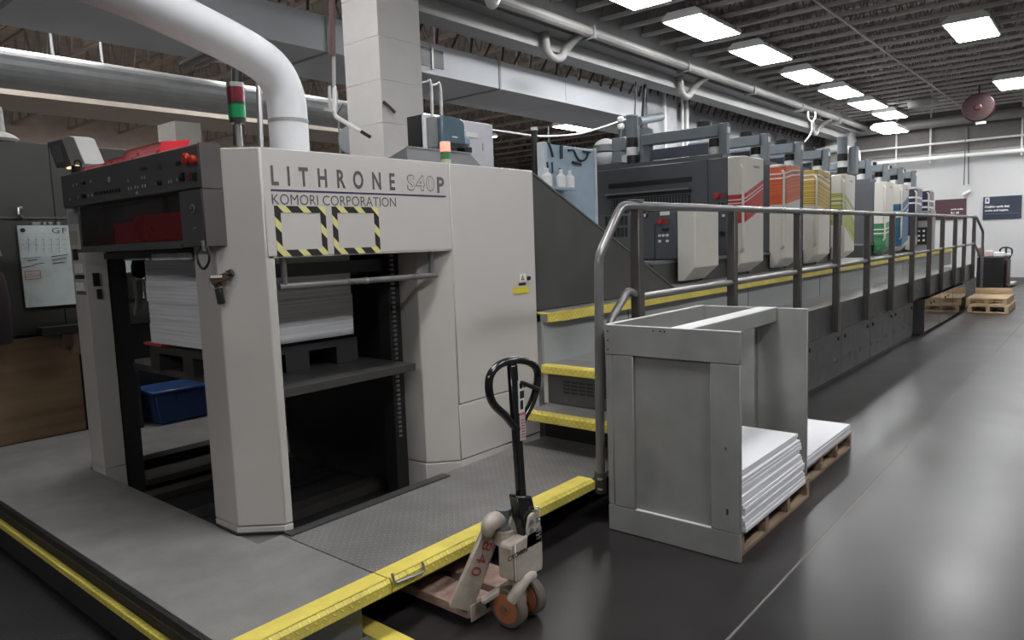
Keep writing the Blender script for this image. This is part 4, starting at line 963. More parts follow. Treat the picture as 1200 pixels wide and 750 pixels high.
# slanted frame channels, the left one numbered
tl, trr, bl, br = AY(571, 611, 1.95), AY(590, 619, 1.95), AY(527, 713, 2.0), AY(553, 720, 2.0)
ch = MB(); th = Vector((.02, .03, .0))
ch.add([tl, trr, br, bl, tl+th, trr+th, br+th, bl+th], [(0,1,2,3),(7,6,5,4),(0,4,5,1),(1,5,6,2),(2,6,7,3),(3,7,4,0)])
fr_ = ch.build('frame_channel', JACKP, jk, .008)
ux = (bl-tl).normalized(); nrm = (trr-tl).cross(bl-tl).normalized(); uz = (trr-tl); uz = (uz-ux*uz.dot(ux)).normalized()
o = AY(560, 636, 1.958)+nrm*0
d_n = ux.cross(uz)
base0 = tl.lerp(bl, .20).lerp(trr.lerp(br, .20), .24)
if d_n.dot(Vector((0, 0, EYE))-base0) < 0: d_n = -d_n
text('number', '840', paint('red_stencil', (.34, .05, .045), .6), fr_, base0+d_n*.002, ux, uz, (bl-tl).length*.40, (trr-tl).length*.52, 1.25, -.0, .001, split=True)
mtl = MB()
mir = lambda v: Vector((4.42-v.x, v.y, v.z))
mtl.add([mir(v) for v in (tl, trr, br, bl)]+[mir(v)+Vector((-.02, .03, 0)) for v in (tl, trr, br, bl)], [(0,1,2,3),(7,6,5,4),(0,4,5,1),(1,5,6,2),(2,6,7,3),(3,7,4,0)])
mtl.build('frame_channel', JACKP, jk, .008)
for x0, x1 in ((2.02, 2.185), (2.235, 2.40)):
    f = MB().prism([(x0, .045), (x1, .045), (x1, .095), (x0+.0, .095)], 'y', 2.0, 2.9).build('fork', paint('rusty_fork_paint', (.36, .24, .20), .6, var=.35, scale=18), jk, .006)
    MB().cyl((x0+.03, 2.8, .04), (x1-.03, 2.8, .04), .038, n=14).build('load_roller', TYRE, f)
bx('heel_plate', JACKP, jk, 2.03, 2.17, 1.992, 2.0, .03, .105, bev=.004)
bx('heel_sticker', BLACK, jk, 2.125, 2.14, 1.989, 1.993, .055, .085)
MB().tube([(2.03, 2.02, .115), (2.06, 2.02, .115)], .022, 12).build('pin', JACKP, jk)
MB().bar((2.06, 1.96, .12), (2.19, 1.90, .17), .035, .03).build('link_arm', JACKP, jk, .008)
MB().tube(bez([(2.13, 1.85, .13), (2.15, 1.835, .17), (2.20, 1.83, .205), (2.25, 1.84, .20)], 5), .026, 12).build('link_knuckle', JACKP, jk)
# handle
YH = 1.868
def H(px, py): return AY(px, py, YH)
lo, up = H(614, 628), H(600, 427)
sh = MB().bar(lo.lerp(up, .13), up, .046, .028, (0, 1, 0)).build('handle_shaft', BLACKG, jk, .006)
MB().prism([(H(601, 580).x, H(601, 580).z), (H(618, 580).x, H(618, 580).z), (H(630, 634).x, H(630, 634).z), (H(611, 640).x, H(611, 640).z)], 'y', YH-.03, YH+.03).build('handle_socket', BLACKG, jk, .008)
lp = [(606, 502), (592, 487), (578, 473), (573, 456), (575, 439), (586, 427), (604, 422), (620, 424.5), (629, 433), (629.5, 449), (624, 470), (614, 489)]
MB().tube(bez([H(*q) for q in lp], 5, True), .0165, 12, True).build('grip_loop', BLACKG, sh)
a, b = H(606, 447), H(627, 456); MB().bar(a+Vector((0, -.02, 0)), b+Vector((0, -.02, 0)), .016, .018).build('release_lever', BLACK, sh, .004)
a, b = H(603.5, 446), H(611, 482); bx('decal', WHITEP, sh, a.x, a.x+.036, YH-.0165, YH-.0135, b.z, a.z)
a, b = H(605.5, 483), H(613, 514); bx('decal', paint('pink_decal', (.6, .45, .43), .5), sh, a.x, a.x+.034, YH-.0165, YH-.0135, b.z, a.z)
bx('decal_band', RED, sh, a.x, a.x+.034, YH-.017, YH-.0137, a.z-.012, a.z-.006)
dm = MB()
for q in range(7): dm.box(a.x+.006, a.x+.028, YH-.0175, YH-.0137, b.z+.012+q*.012, b.z+.016+q*.012)
dm.build('decal_print', INK, sh)['kind'] = 'stuff'
a, b = H(604, 448), H(610.5, 481)
for t0, t1, kx in ((.05, .22, .6), (.30, .55, .9), (.62, .92, .7)):
    z1_, z0_ = a.z+(b.z-a.z)*t0, a.z+(b.z-a.z)*t1; bx('decal_mark', BLACK, sh, a.x+.006, a.x+.036*kx, YH-.0175, YH-.0137, z0_, z1_)

# ================================================================== GREY TIMBER RACK, PAPER ON PALLETS
rk = thing('timber_rack', (3.85, 1.75, 0), 'grey painted timber rack with open top standing around the paper pallet', 'rack')
ZR = 1.143
def nails(par, pts, x=None, y=None):
    for q in pts:
        MB().cyl((x, q[0], q[1]), (x-.003, q[0], q[1]), .005, n=6).build('nail', BLACK, par)
# near panel (faces -X at X = 3.25)
bx('board', GREYWOOD, rk, 3.275, 3.29, 1.36, 2.07, .004, ZR-.02)
tb_ = bx('top_rail', GREYWOOD, rk, 3.252, 3.274, 1.34, 2.092, .985, ZR, bev=.003)
bx('bottom_rail', GREYWOOD, rk, 3.252, 3.274, 1.34, 2.092, .003, .145, bev=.003)
for y0, y1 in ((1.34, 1.492), (1.925, 2.05)): bx('stile', GREYWOOD, rk, 3.252, 3.274, y0, y1, .147, .983, bev=.003)
bx('stile', GREYWOOD, rk, 3.255, 3.40, 2.052, 2.092, .147, .983, bev=.003)
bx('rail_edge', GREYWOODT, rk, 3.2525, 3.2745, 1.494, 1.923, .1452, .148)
nails(tb_, [(2.075, 1.11), (2.075, 1.06), (2.075, 1.01), (1.80, 1.125), (1.76, 1.125), (1.735, 1.125)], 3.252)
bx('knot_hole', BLACK, rk, 3.2515, 3.253, 1.40, 1.412, .235, .265); bx('knot_hole', BLACK, rk, 3.2515, 3.253, 1.41, 1.416, .56, .575)
# far panel at X = 4.46 with its broad board
bx('board', GREYWOOD, rk, 4.452, 4.475, 1.415, 2.16, .003, ZR-.006, bev=.002)
bx('end_post', GREYWOOD, rk, 4.40, 4.45, 1.72, 1.83, .003, ZR-.03); bx('end_post', GREYWOOD, rk, 4.40, 4.45, 2.10, 2.16, .003, ZR-.008)
# long boards
bx('side_rail', GREYWOOD, rk, 3.275, 4.452, 2.075, 2.11, .90, ZR, bev=.003)
bx('side_board', GREYWOOD, rk, 3.30, 4.45, 2.112, 2.122, .55, 1.10)
bx('cross_beam', GREYWOOD, rk, 3.275, 4.452, 1.60, 1.715, 1.055, ZR-.001, bev=.003)
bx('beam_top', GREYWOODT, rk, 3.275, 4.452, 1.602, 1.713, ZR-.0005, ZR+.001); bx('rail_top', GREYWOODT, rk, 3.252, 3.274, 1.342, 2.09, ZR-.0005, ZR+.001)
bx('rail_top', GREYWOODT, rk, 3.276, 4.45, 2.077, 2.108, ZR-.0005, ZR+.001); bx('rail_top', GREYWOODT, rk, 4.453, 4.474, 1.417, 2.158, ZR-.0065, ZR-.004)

def wood_pallet(name, x0, x1, y0, y1, label, mat, group, along='x', h=.125):
    t = thing(name, ((x0+x1)/2, (y0+y1)/2, 0), label, 'pallet', group)
    L_, W_ = (x1-x0, y1-y0)
    if along == 'x':          # stringers run along Y, boards along X
        for k in range(4): xx = x0+k*(L_-.045)/3; bx('stringer', mat, t, xx, xx+.045, y0, y1, .022, h-.02, bev=.003)
        for k in range(6): yy = y0+k*(W_-.10)/5; bx('deck_board', mat, t, x0, x1, yy, yy+.10, h-.0195, h, bev=.002)
        for k in range(3): yy = y0+k*(W_-.10)/2; bx('base_board', mat, t, x0, x1, yy, yy+.10, .001, .0215, bev=.002)
    else:
        for k in range(3): yy = y0+k*(W_-.05)/2; bx('stringer', mat, t, x0, x1, yy, yy+.05, .022, h-.02, bev=.003)
        for k in range(7): xx = x0+k*(L_-.11)/6; bx('deck_board', mat, t, xx, xx+.11, y0, y1, h-.0195, h, bev=.002)
        for k in range(3): xx = x0+k*(L_-.11)/2; bx('base_board', mat, t, xx, xx+.11, y0, y1, .001, .0215, bev=.002)
    return t
wood_pallet('wooden_pallet', 3.32, 4.36, 1.365, 2.04, 'brown wooden pallet under the paper inside the timber rack', PALLETW, None)
wood_pallet('wooden_pallet', 4.50, 5.55, 1.44, 2.1, 'brown wooden pallet under the low paper stack beyond the rack', PALLETW, None)
def stack(name, x0, x1, y0, y1, z0, layers, label, seed):
    r = random.Random(seed); t = thing(name, ((x0+x1)/2, (y0+y1)/2, z0), label, 'paper')
    z = z0+.001
    for h, dx, dy, sl in layers:
        m = MB(); n = 8; hh = h-.0008
        # slightly bowed bundle: the ends droop a little
        vs, fs = [], []
        for lv, zz in ((0, z), (1, z+hh)):
            for a in range(n+1):
                tq = a/n; xx = x0+dx+(x1-x0)*tq
                for yy in (y0+dy+sl*(zz-z0), y1+dy): vs.append((xx, yy, zz))
        w_ = 2*(n+1)
        for a in range(n):
            fs += [(2*a, 2*a+2, 2*a+3, 2*a+1), (w_+2*a, w_+2*a+1, w_+2*a+3, w_+2*a+2), (2*a, w_+2*a, w_+2*a+2, 2*a+2), (2*a+1, 2*a+3, w_+2*a+3, w_+2*a+1)]
        fs += [(0, 1, w_+1, w_), (2*n, w_+2*n, w_+2*n+1, 2*n+1)]
        m.add(vs, fs).build('sheet_bundle', PAPER, t, smooth=False); z += h
    return t
lay = []
rr_ = random.Random(5)
for k in range(15): lay.append((.0198, rr_.uniform(-.02, .02), rr_.uniform(-.006, .006)-.02+.0035*k, .0))
stack('paper_stack', 3.34, 4.235, 1.365, 2.0, .125, lay, 'thick slumped stack of white paper inside the grey timber rack', 3)
lay = [(.0175, rr_.uniform(-.02, .02), rr_.uniform(-.006, .006), .0) for k in range(4)]
stack('paper_stack', 4.50, 5.50, 1.43, 2.08, .125, lay, 'low stack of white paper on the pallet beyond the rack', 4)

# ================================================================== BEHIND THE TOWER, LEFT
op = thing('dark_cabinet_wall', (1.5, 6.35, 0), 'tall dark grey cabinet wall behind the platform at the left', 'cabinet')
for x0, x1 in ((-1.6, .2), (.204, 2.0), (2.004, 4.2)): bx('panel', paint('dark_green_grey', (.05, .05, .046), .5), op, x0, x1, 6.205, 6.5, 1.035, 2.46, bev=.004)
for x0, x1 in ((-1.6, 2.25),): bx('plinth', DARKIN, op, x0, 4.2, 6.215, 6.5, .0, 1.03)
bx('rail', paint('dim_rail', (.09, .09, .088), .5), op, -1.6, 2.2, 6.19, 6.205, 1.90, 1.915)
wd = bx('plywood_board', PLY, None, -.9, 2.06, 6.18, 6.204, .252, 1.02); tag(wd, 'brown stained plywood board leaning on the dark cabinet wall', 'board')
st_ = MB()
hk = MB().tube([(1.78, 6.19, 1.98), (1.75, 6.16, 1.97), (1.745, 6.15, 1.93), (1.77, 6.16, 1.905)], .012, 8).build('wall_hook', STEEL); tag(hk, 'small grey hook on the dark cabinet at the left edge', 'hook')
wb = thing('whiteboard', (1.9, 6.17, 1.25), 'whiteboard with a handwritten schedule left of the tower', 'whiteboard')
bx('board', paint('board_white', (.50, .56, .55), .3), wb, 1.735, 2.6, 6.165, 6.185, 1.245, 1.85)
MK = paint('black_marker', (.03, .04, .05), .5); MG = paint('green_marker', (.18, .36, .30), .5); MR = paint('red_marker', (.5, .14, .13), .5); MGL = paint('faint_green_marker', (.33, .42, .39), .5); MB_ = paint('blue_marker', (.16, .22, .34), .5)
MB().cyl((1.765, 6.155, 1.815), (1.765, 6.165, 1.815), .016, n=12).build('magnet', BLACK, wb)
def stroke(x0, y0, x1, y1, mt, th=.004):
    a, b = AY(x0, y0, 6.163), AY(x1, y1, 6.163); return MB().bar(a, b, .003, th, (0, 0, 1)).build('marker_line', mt, wb)
a = AY(66, 270.5, 6.163); text('marker_text', 'GF', MK, wb, (a.x-.03, 6.1645, a.z-.018), UX, UZ, .10, .04, 1.2)
for yy, mt in ((274, MG), (281, MR), (287, MG), (292, MG)):
    for k in range(7): stroke(24+k*8.2, yy-.3*k*.2, 28+k*8.2, yy-.3*k*.2, mt, .0025)
for k in range(6): stroke(24+k*9, 278, 25+k*9, 296, MGL, .002)
for (x0, y0, x1, y1, mt) in ((26, 303, 48, 301, MB_), (32, 306, 44, 304, MK), (40, 310, 52, 308, MK), (25, 314, 40, 311, MK), (60, 301, 80, 298, MK), (61, 305, 78, 302, MK), (62, 309, 76, 307, MK), (30, 325, 46, 322, MR), (29, 318, 47, 317, MR), (29, 318, 30, 328, MR), (47, 317, 48, 326, MR), (30, 328, 48, 326, MR), (31, 322, 38, 321, MR)): stroke(x0, y0, x1, y1, mt, .005)
for i, (x0, x1) in enumerate(((38, 48), (51, 55), (57, 62), (67, 71))):
    a, b = AY(x0, 260, 6.16), AY(x1, 263.5, 6.16)
    o = bx('magnet_strip', paint('grey_magnet', (.26, .26, .25), .5), None, a.x, b.x, 6.165, 6.203, b.z, a.z); tag(o, '%s grey magnet above the whiteboard' % ['leftmost', 'second', 'third', 'rightmost'][i], 'magnet', 'magnets above the whiteboard')
cp = MB().lathe((1.44, 5.98, 1.02), (0, 0, 1), [(.14, 0), (.15, .3), (.13, .48), (.06, .56), (.02, .58)], 16).build('coat', paint('dark_maroon_cloth', (.02, .012, .014), .8)); tag(cp, 'dark maroon cloth bundle at the left edge under the whiteboard', 'cloth')
cp2 = MB().lathe((1.44, 5.98, 1.602), (0, 0, 1), [(.04, 0), (.13, .03), (.12, .08), (.03, .12)], 14).build('cap', paint('tan_cloth', (.26, .20, .15), .8)); tag(cp2, 'tan cap resting on the dark cloth at the left edge', 'cap')
cl = thing('clutter_shelf', (2.05, 6.1, 1.02), 'dim dark shelf with tools over the plywood board', 'shelf')
bx('shelf', paint('dark_shelf', (.03, .03, .03), .5), cl, 1.8, 2.3, 6.08, 6.2, 1.03, 1.09); bx('small_box', paint('dim_brown', (.10, .06, .04), .6), cl, 1.93, 2.0, 6.09, 6.14, .93, 1.03); bx('rag', paint('pale_brown', (.22, .15, .10), .7), cl, 2.0, 2.12, 6.1, 6.17, .86, 1.03)
lm = thing('desk_lamp', (1.52, 5.9, 2.47), 'pale lamp head at the left edge above the dark cabinet', 'lamp')
a = AY(0, 148, 6.3); MB().lathe((a.x, 6.3, 2.465), (0, 0, 1), [(.10, 0), (.115, .02), (.08, .05), (.03, .07), (.025, .25)], 16).build('head', paint('pale_lamp', (.45, .44, .42), .5), lm)

# ---- air line hanging by the pillar
al = thing('air_line', (3.3, 4.6, 2.2), 'brown red pipe with a white valve arm hanging left of the pillar', 'pipe')
YA = 4.7
MB().tube([AY(388, -60, YA), AY(390, 66, YA)], .022, 10).build('drop_pipe', BROWNRED, al)
MB().tube([AY(391, 66, YA), AY(391.5, 103, YA)], .014, 8).build('hose', paint('pale_hose', (.4, .38, .36), .5), al)
MB().tube([AY(386, 101, YA), AY(387, 131, YA)], .012, 8).build('valve_tube', paint('dim_white', (.5, .48, .46), .5), al)
MB().tube([AY(392, 101, YA), AY(392, 132, YA), AY(394, 137, YA)], .016, 8).build('valve_tube', WHITE, al)
MB().bar(AY(380, 128, YA), AY(392, 131, YA), .02, .02).build('tee', STEEL, al)
MB().tube(bez([AY(394, 136, YA), AY(398, 128, YA), AY(402, 122, YA)], 4), .007, 6).build('lever', BLACK, al)
MB().tube([AY(394, 137, 4.65), AY(423, 154, 4.45)], .017, 10).build('arm', WHITE, al); MB().tube([AY(423, 154, 4.45), AY(434.5, 161, 4.40)], .014, 8).build('arm_tip', BLACK, al)
hd2 = MB().lathe(AY(413, 164, 6.3), (-.9, -.45, 0), [(.02, -.03), (.15, -.03), (.16, 0), (.15, .03), (.05, .05)], 22).build('hose_reel', DUCTW); tag(hd2, 'pale round disc behind the pillar foot', 'reel')

# ---- dispensers on a white screen behind the roof hood
ws = thing('white_screen', (4.1, 4.3, 1.1), 'white upright screen behind the tower carrying the dispensers', 'screen')
a, b = AY(540, 141, 4.05), AY(577.5, 146, 4.05)
MB().prism([(3.86, 1.112), (b.x, 1.112), (b.x, b.z), (3.86, b.z)], 'y', 4.05, 4.09).build('panel', paint('lilac_white', (.62, .62, .66), .45), ws, .006)
bx('slot', paint('pale_slot', (.5, .5, .54), .5), ws, AY(565, 170, 4.05).x, AY(567, 170, 4.05).x, 4.045, 4.05, AY(565, 176, 4.05).z, AY(565, 168, 4.05).z)
bx('notice', WHITE, ws, AY(546, 155, 4.04).x, AY(560, 158, 4.04).x, 4.04, 4.049, AY(546, 160, 4.04).z, AY(546, 154, 4.04).z)
td = thing('towel_dispenser', (4.02, 3.95, 2.3), 'smoky blue paper towel dispenser on the white screen', 'dispenser')
a, b = AY(515, 135, 3.95), AY(544, 174, 3.95)
prof = [(a.x, b.z), (b.x, b.z), (b.x, a.z-.05), (b.x-.02, a.z-.015), (b.x-.05, a.z-.0), (a.x, a.z)]
MB().prism(prof, 'y', 3.93, 4.049).build('shell', TRANSB, td, .015, True, 2)
bx('back_plate', paint('dispenser_back', (.20, .21, .21), .5), td, a.x-.05, a.x-.002, 3.97, 4.049, b.z-.01, a.z-.01, bev=.006)
bx('badge', WHITEP, td, AY(530, 160, 3.93).x, AY(536, 160, 3.93).x, 3.927, 3.931, AY(530, 161, 3.93).z, AY(530, 159.5, 3.93).z)
bx('mouth', BLACK, td, a.x+.03, b.x-.02, 3.925, 3.931, b.z, b.z+.03)
sd_ = thing('soap_dispenser', (4.3, 3.97, 2.25), 'small black soap dispenser right of the towel dispenser', 'dispenser')
a, b = AY(545, 171, 3.97), AY(553, 180, 3.97); bx('base', BLACK, sd_, a.x-.02, b.x, 3.96, 4.049, b.z, a.z, bev=.008)
a, b = AY(545, 160, 3.97), AY(553, 171, 3.97); bx('bottle', paint('pale_blue_bottle', (.25, .36, .48), .3), sd_, a.x-.02, b.x-.01, 3.97, 4.049, b.z+.001, a.z, bev=.01)
bk_ = thing('booth', (3.8, 4.3, 1.1), 'dark narrow booth edge between pillar and dispenser', 'booth')
bx('post', STEELD, bk_, AY(501, 150, 4.1).x, AY(513, 150, 4.1).x, 4.1, 4.3, 1.112, AY(501, 135, 4.1).z); bx('dark_side', BLACK, bk_, AY(496, 150, 4.12).x, AY(501, 150, 4.12).x-.001, 4.12, 4.3, 1.112, AY(497, 134, 4.12).z); bx('notice', WHITE, bk_, AY(496.5, 150, 4.11).x, AY(499.5, 150, 4.11).x, 4.11, 4.119, AY(497, 164, 4.11).z, AY(497, 148, 4.11).z)
for i, (xa, y_) in enumerate(((503.5, 94), (514.5, 97))):
    o = MB().tube(bez([AY(xa-10, y_+3, 6.4), AY(xa-5, y_+2, 6.4), AY(xa-1, y_, 6.4), AY(xa+.5, y_+4, 6.4), AY(xa+2, y_+20, 6.4), AY(xa+4, y_+80, 6.4)], 4), .022, 10).build('bent_conduit', STEEL)
    tag(o, '%s of two grey bent conduits right of the pillar' % ('left' if i == 0 else 'right'), 'pipe')

# ---- tool board and the things around it
tbd = thing('tool_board', (5.85, 4.2, 1.11), 'pale blue tool board hung with tools behind the sloping guard', 'tool board')
YT = 4.2
a, b = AY(634.5, 166, YT), AY(695.5, 173.5, YT)
bx('board', TOOLBLUE, tbd, a.x+.06, b.x, YT, YT+.05, 1.12, a.z-.01, bev=.004); bx('edge', paint('pale_edge', (.58, .63, .68), .5), tbd, a.x, a.x+.06, YT-.02, YT+.06, 1.12, a.z, bev=.004); bx('edge', paint('pale_edge', (.58, .63, .68), .5), tbd, b.x, b.x+.03, YT-.02, YT+.06, 1.12, b.z+.0, bev=.003)
TS = paint('tool_dark_steel', (.03, .05, .07), .4, metal=.3)
def tool(nm, pts, r, lab, cat):
    o = MB().tube(bez([AY(x_, y_, YT-.02) for x_, y_ in pts], 4), r*.72, 8).build(nm, TS); tag(o, lab, cat, 'tools on the blue board'); return o
tool('spanner', [(643, 167), (646, 176), (648, 184)], .016, 'dark straight spanner at the upper left of the blue board', 'spanner')
tool('hammer', [(641, 190), (642, 202)], .016, 'dark hammer low at the left of the blue board', 'hammer')
tool('mallet', [(647, 190), (647.5, 203)], .013, 'dark mallet beside the hammer on the blue board', 'mallet')
tool('wrench', [(658, 170), (658, 186)], .022, 'dark wrench in the middle of the blue board', 'wrench')
tool('hook_spanner', [(666, 176), (672, 176), (676, 184), (680, 188), (686, 187), (690, 178)], .015, 'curved dark hook spanner on the right half of the blue board', 'spanner')
tool('pliers', [(671, 190), (675, 191), (681, 193)], .016, 'dark pliers under the hook spanner on the blue board', 'pliers')
tool('screwdriver', [(656, 197), (658, 206)], .012, 'thin dark screwdriver low on the blue board', 'screwdriver')
tool('scraper', [(683, 177), (692, 178.5)], .012, 'short dark scraper at the upper right of the blue board', 'scraper')
for i, (x_, y_) in enumerate(((641, 206), (657, 212), (667, 206))):
    p = AY(x_, y_, 4.1); p.z = AY(641, 206, 4.1).z; o = MB().lathe((p.x, 4.1, p.z-.10), (0, 0, 1), [(.05, 0), (.05, .10), (.02, .13), (.018, .17)], 14).build('white_bottle', WHITE); tag(o, '%s white bottle in front of the blue tool board' % ['left', 'middle', 'right'][i], 'bottle', 'bottles before the tool board')
bx('shelf', TOOLBLUE, tbd, AY(638, 208, 4.1).x, AY(670, 208, 4.1).x, 4.03, 4.2, AY(641, 206, 4.1).z-.125, AY(641, 206, 4.1).z-.101)
bpst = thing('black_post', (AY(626, 190, 4.4).x, 4.4, 1.11), 'black upright post left of the tool board', 'post')
a, b = AY(626, 153, 4.4), AY(626, 200, 4.4); MB().cyl((a.x, 4.4, 1.11), (a.x, 4.4, a.z), .03, n=12).build('tube', BLACK, bpst); MB().cyl((a.x, 4.4, a.z), (a.x, 4.4, a.z+.03), .035, n=12).build('cap', WHITE, bpst)
ct = MB().tube(bez([AY(575, 152, 6.0), AY(600, 155.5, 6.0), AY(630, 159.5, 6.0), AY(664, 158.5, 6.0), AY(690, 154, 6.0), AY(735, 139, 6.0)], 5), .013, 8).build('white_hose', WHITE); tag(ct, 'thin white hose strung behind the tool board', 'hose')
cv_ = thing('covered_robot', (9.2, 5.6, 2.5), 'machine head under a white dust cover on the first unit', 'machine')
p = AX(710, 180, 8.7)
MB().lathe((8.7, p.y, max(2.602, p.z-.22)), (0, 0, 1), [(.22, 0), (.23, .10), (.18, .18), (.14, .20), (.17, .21), (.17, .30), (.12, .36), (.04, .39)], 18).build('dust_cover', paint('white_cloth', (.20, .20, .21), .8, bump=.3, bscale=14), cv_)
bx('base_tray', UNIT, cv_, 8.3, 8.9, p.y-.5, p.y+.45, 2.562, 2.60)
MB().cyl((8.7, p.y-.22, p.z+.1), (8.7, p.y-.25, p.z+.30), .02, n=8).build('stalk', STEEL, cv_)
for dz in (.30, .39): MB().lathe((8.7, p.y-.25, p.z+dz), (0, 0, 1), [(.03, 0), (.05, .02), (.05, .06), (.03, .08)], 12).build('lamp', WHITE, cv_)
lf = thing('grey_bracket_frame', (8.7, 5.4, 2.5), 'pale grey bracket frame left of the banded post', 'frame')
a, b, c = AX(719, 163, 8.6), AX(736, 176, 8.6), AX(719, 196, 8.6)
bx('arm', ARM, lf, 8.55, 8.7, b.y, a.y, b.z, a.z, bev=.006); bx('leg', ARM, lf, 8.55, 8.7, a.y-.14, a.y, 2.505, b.z-.001, bev=.006); MB().lathe((8.62, b.y+.03, 2.60), (1, 0, 0), [(.03, -.05), (.13, -.05), (.14, 0), (.13, .05), (.03, .06)], 16).build('wheel', DUCTW, lf)
mp = thing('overhead_motor', AY(752, 145, 6.6), 'grey cylinder bracket on the white column above the press', 'motor')
MB().cyl(AY(748, 142, 6.6), AY(775, 137, 6.6), .075, n=16).build('cylinder', ARM, mp); MB().tube([AY(752, 150, 6.6), AY(756, 100, 6.6), AY(757, 90, 6.6)], .03, 8).build('cable', BLACK, mp); MB().tube([AY(744, 134, 6.6), AY(745, 95, 6.6)], .012, 6).build('cable', BLACK, mp)
# hanging hook and its white cord
hc = thing('cord_hook', AY(951, 140, 5.6), 'white loop with a hanging cord above the lift frames', 'cord')
MB().tube(bez([AY(947, 131, 5.6), AY(947, 138, 5.6), AY(951, 142.5, 5.6), AY(955, 138, 5.6), AY(955, 131, 5.6)], 4), .02, 8).build('loop', WHITE, hc); MB().tube(bez([AY(951, 143, 5.6), AY(950.5, 155, 5.6), AY(943, 166, 5.6)], 4), .015, 6).build('cord', WHITE, hc)

# ================================================================== FAR END OF THE HALL
def sign(x0, y0, x1, y1, y2, y3, face, label, lines, tile):
    X = 24.58
    a, b, c = AX(x0, y0, X), AX(x1, y1, X), AX(x0, y2, X)
    s = thing('wall_sign', (X, (a.y+b.y)/2, c.z), label, 'sign')
    bx('face', face, s, X-.02, X, b.y, a.y, c.z, a.z)
    W_, H_ = a.y-b.y, a.z-c.z
    for tx, u0, v0, ww, hh in lines: text('lettering', tx, WHITE, s, (X-.022, a.y-W_*u0, c.z+H_*v0), UL, UZ, W_*ww, H_*hh, 1.0, .02)
    if tile:
        bx('logo_tile', paint('pale_logo', (.5, .52, .55), .5), s, X-.024, X-.02, a.y-W_*.165, a.y-W_*.05, a.z-H_*.30, a.z-H_*.03)
        bx('logo_mark', NAVY, s, X-.026, X-.024, a.y-W_*.13, a.y-W_*.085, a.z-H_*.22, a.z-H_*.10)
        bx('line', paint('dim_line', (.12, .14, .18), .5), s, X-.023, X-.02, b.y+W_*.06, a.y-W_*.05, c.z+H_*.22, c.z+H_*.235); bx('line', paint('dim_line', (.12, .14, .18), .5), s, X-.023, X-.02, a.y-W_*.30, a.y-W_*.05, c.z+H_*.63, c.z+H_*.64)
    return s
sign(1152.5, 231, 1198, 228.5, 257, 254.5, NAVY, 'navy wall sign with white slogan at the right edge', [('Crafting cards that', .05, .47, .64, .13), ('excite and inspire.', .05, .31, .62, .12)], True)
sign(1096, 234.5, 1132.5, 232.5, 258, 256, MAROON, 'maroon wall sign partly hidden behind the handrail', [('cards today', .52, .44, .40, .10), ('for all', .52, .28, .26, .10)], False)
wsn = thing('wall_vent_arm', AX(1135, 225, 24.5), 'short white sloping bracket high on the far wall between the signs', 'bracket')
MB().bar(AX(1128, 228, 24.5), AX(1137, 223, 24.5), .08, .06).build('arm', WHITE, wsn); MB().cyl(AX(1135, 216, 24.5), AX(1135, 150, 24.5), .012, n=6).build('cord', BLACK, wsn)
rl = thing('cord_reel', AX(1147, 126, 20.5), 'dark red cord reel hanging from the ceiling by the far wall', 'reel')
c = AX(1147, 126, 20.5)
MB().lathe(c+Vector((-.10, 0, 0)), (1, .1, 0), [(.05, 0), (.31, 0), (.33, .03), (.31, .05), (.2, .06), (.2, .14), (.31, .15), (.33, .17), (.31, .2), (.05, .2)], 30).build('drum', paint('dark_red_enamel', (.022, .003, .004), .5), rl)
MB().lathe(c+Vector((-.14, 0, 0)), (1, .1, 0), [(.05, 0), (.08, .02), (.08, .04)], 16).build('hub', paint('red_brown_hub', (.05, .012, .012), .5), rl)
MB().cyl(c+Vector((0, 0, .30)), (c.x, c.y, 4.88), .02, n=8).build('hanger', BLACK, rl); MB().cyl((c.x, c.y+.25, c.z-.35), (c.x, c.y+.25, 2.6), .008, n=6).build('cord', BLACK, rl); MB().obox(c+Vector((0, -.05, -.36)), (.1, .2, .06), Matrix.Identity(3)).build('outlet', WHITE, rl)
# fan heater outline near the ceiling
fh = MB().lathe(AX(1081, 121, 20.5), (0, 0, 1), [(.05, -.1), (.3, -.1), (.34, .05), (.2, .12), (.05, .14)], 18).build('ceiling_fan_housing', paint('dim_housing', (.2, .2, .19), .5)); tag(fh, 'round grey housing fixed under the joists near the end of the light row', 'housing')

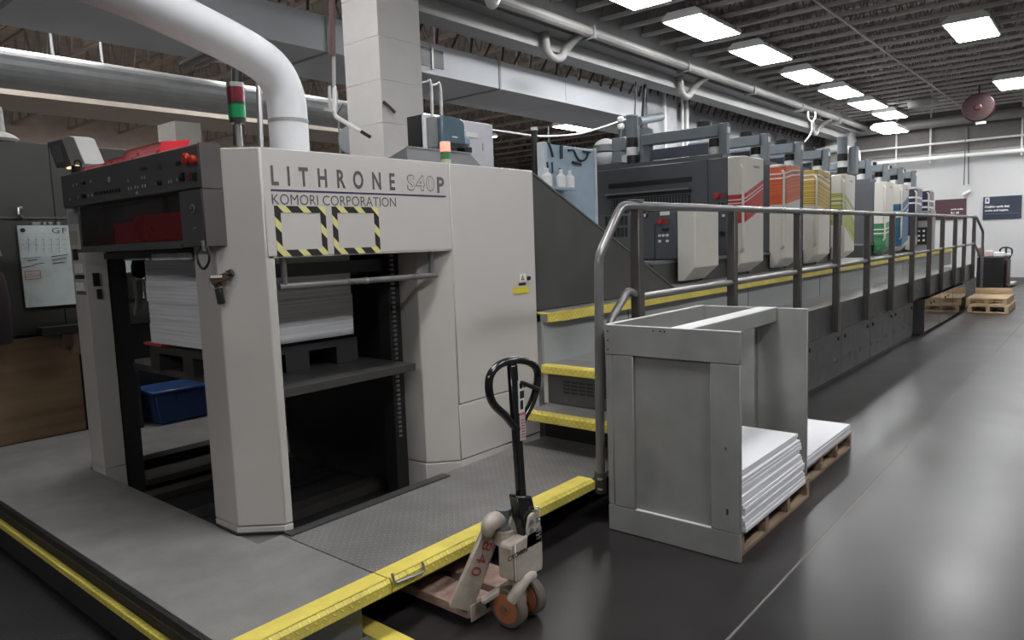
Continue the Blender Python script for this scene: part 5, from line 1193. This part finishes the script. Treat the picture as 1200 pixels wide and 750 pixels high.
# cart with rubbish and its pallet jack
tc_ = thing('trash_cart', (21.7, 2.35, 0), 'black cart with boxes on top before the far wall', 'cart')
CB = paint('black_cart_plastic', (.02, .018, .018), .5)
a, b = AZ(1148, 340, 0), AZ(1181, 339, 0)
MB().prism([(21.3, .06), (22.1, .06), (22.1, .84), (21.25, .84)], 'y', 2.08, 2.66).build('body', CB, tc_, .02)
MB().box(21.35, 22.1, 2.03, 2.07, .1, .75).build('side_flap', paint('dark_red_flap', (.06, .018, .018), .5), tc_, .01)
for yy in (2.12, 2.56):
    for xx in (21.4, 22.05): MB().cyl((xx, yy, .045), (xx, yy+.04, .045), .045, n=12).build('caster', BLACK, tc_)
for i, (yy, ww, hh, mt, lab) in enumerate(((2.62, .12, .22, paint('red_brown_box', (.22, .10, .09), .6), 'small reddish box on the left of the black cart'), (2.44, .16, .14, paint('pale_pink_paper', (.55, .45, .44), .7), 'crumpled pale paper on the black cart'), (2.22, .22, .10, WHITE, 'white tray on the black cart'), (2.05, .12, .06, paint('grey_blue_pack', (.4, .45, .47), .6), 'flat grey pack on the right of the black cart'))):
    o = MB().box(21.4, 21.7, yy-ww/2, yy+ww/2, .842, .842+hh).build(['box', 'paper_wad', 'tray', 'pack'][i], mt, None, .01); tag(o, lab, 'box', 'things on the black cart')
j2 = thing('pallet_jack', (22.3, 2.0, 0), 'black handled pallet jack standing behind the cart by the far wall', 'pallet jack')
def H2(px, py): return AX(px, py, 22.4)
MB().tube(bez([H2(*q) for q in ((1179, 306), (1174, 299), (1172, 293), (1175, 290.5), (1179, 290), (1183, 290.5), (1186, 293), (1185, 299))], 4, True), .02, 8, True).build('grip_loop', BLACKG, j2)
t_ = H2(1179, 291); MB().cyl((22.4, t_.y, .35), t_, .024, n=8).build('handle_shaft', BLACKG, j2); bx('pump_body', JACKP, j2, 22.32, 22.5, t_.y-.08, t_.y+.08, .15, .36, bev=.01)
for yy in (t_.y-.05, t_.y+.05): MB().cyl((22.4, yy-.02, .085), (22.4, yy+.02, .085), .085, n=16).build('wheel', BLACK, j2)
for yy in (t_.y-.09, t_.y+.09): bx('fork', JACKP, j2, 22.5, 23.6, yy-.07, yy+.07, .05, .09)
# two fresh pallets, one on the other
def fresh(z0, dx, dy, lab):
    t = thing('wooden_pallet', (16.15, 1.78, z0), lab, 'pallet', 'pale pallets by the steel panel')
    x0, x1, y0, y1 = 15.7+dx, 16.9+dx, 1.45+dy, 2.08+dy
    for yy in (y0, (y0+y1)/2-.03, y1-.06): bx('stringer', PALLETN, t, x0, x1, yy, yy+.06, z0+.022, z0+.115)
    for k in range(6): xx = x0+k*(x1-x0-.12)/5; bx('deck_board', PALLETN, t, xx, xx+.12, y0, y1, z0+.1155, z0+.138, bev=.003)
    for k in range(3): xx = x0+k*(x1-x0-.12)/2; bx('base_board', PALLETN, t, xx, xx+.12, y0, y1, z0+.001, z0+.0215, bev=.003)
fresh(0, 0, 0, 'pale wooden pallet on the floor by the polished steel panel'); fresh(.139, .02, .03, 'upper pale wooden pallet lying on another by the steel panel')
o = MB().box(16.75, 16.8, 1.5, 2.1, .278, .39).build('timber_board', PALLETN, None, .004); tag(o, 'pale board standing on the upper pallet', 'board')
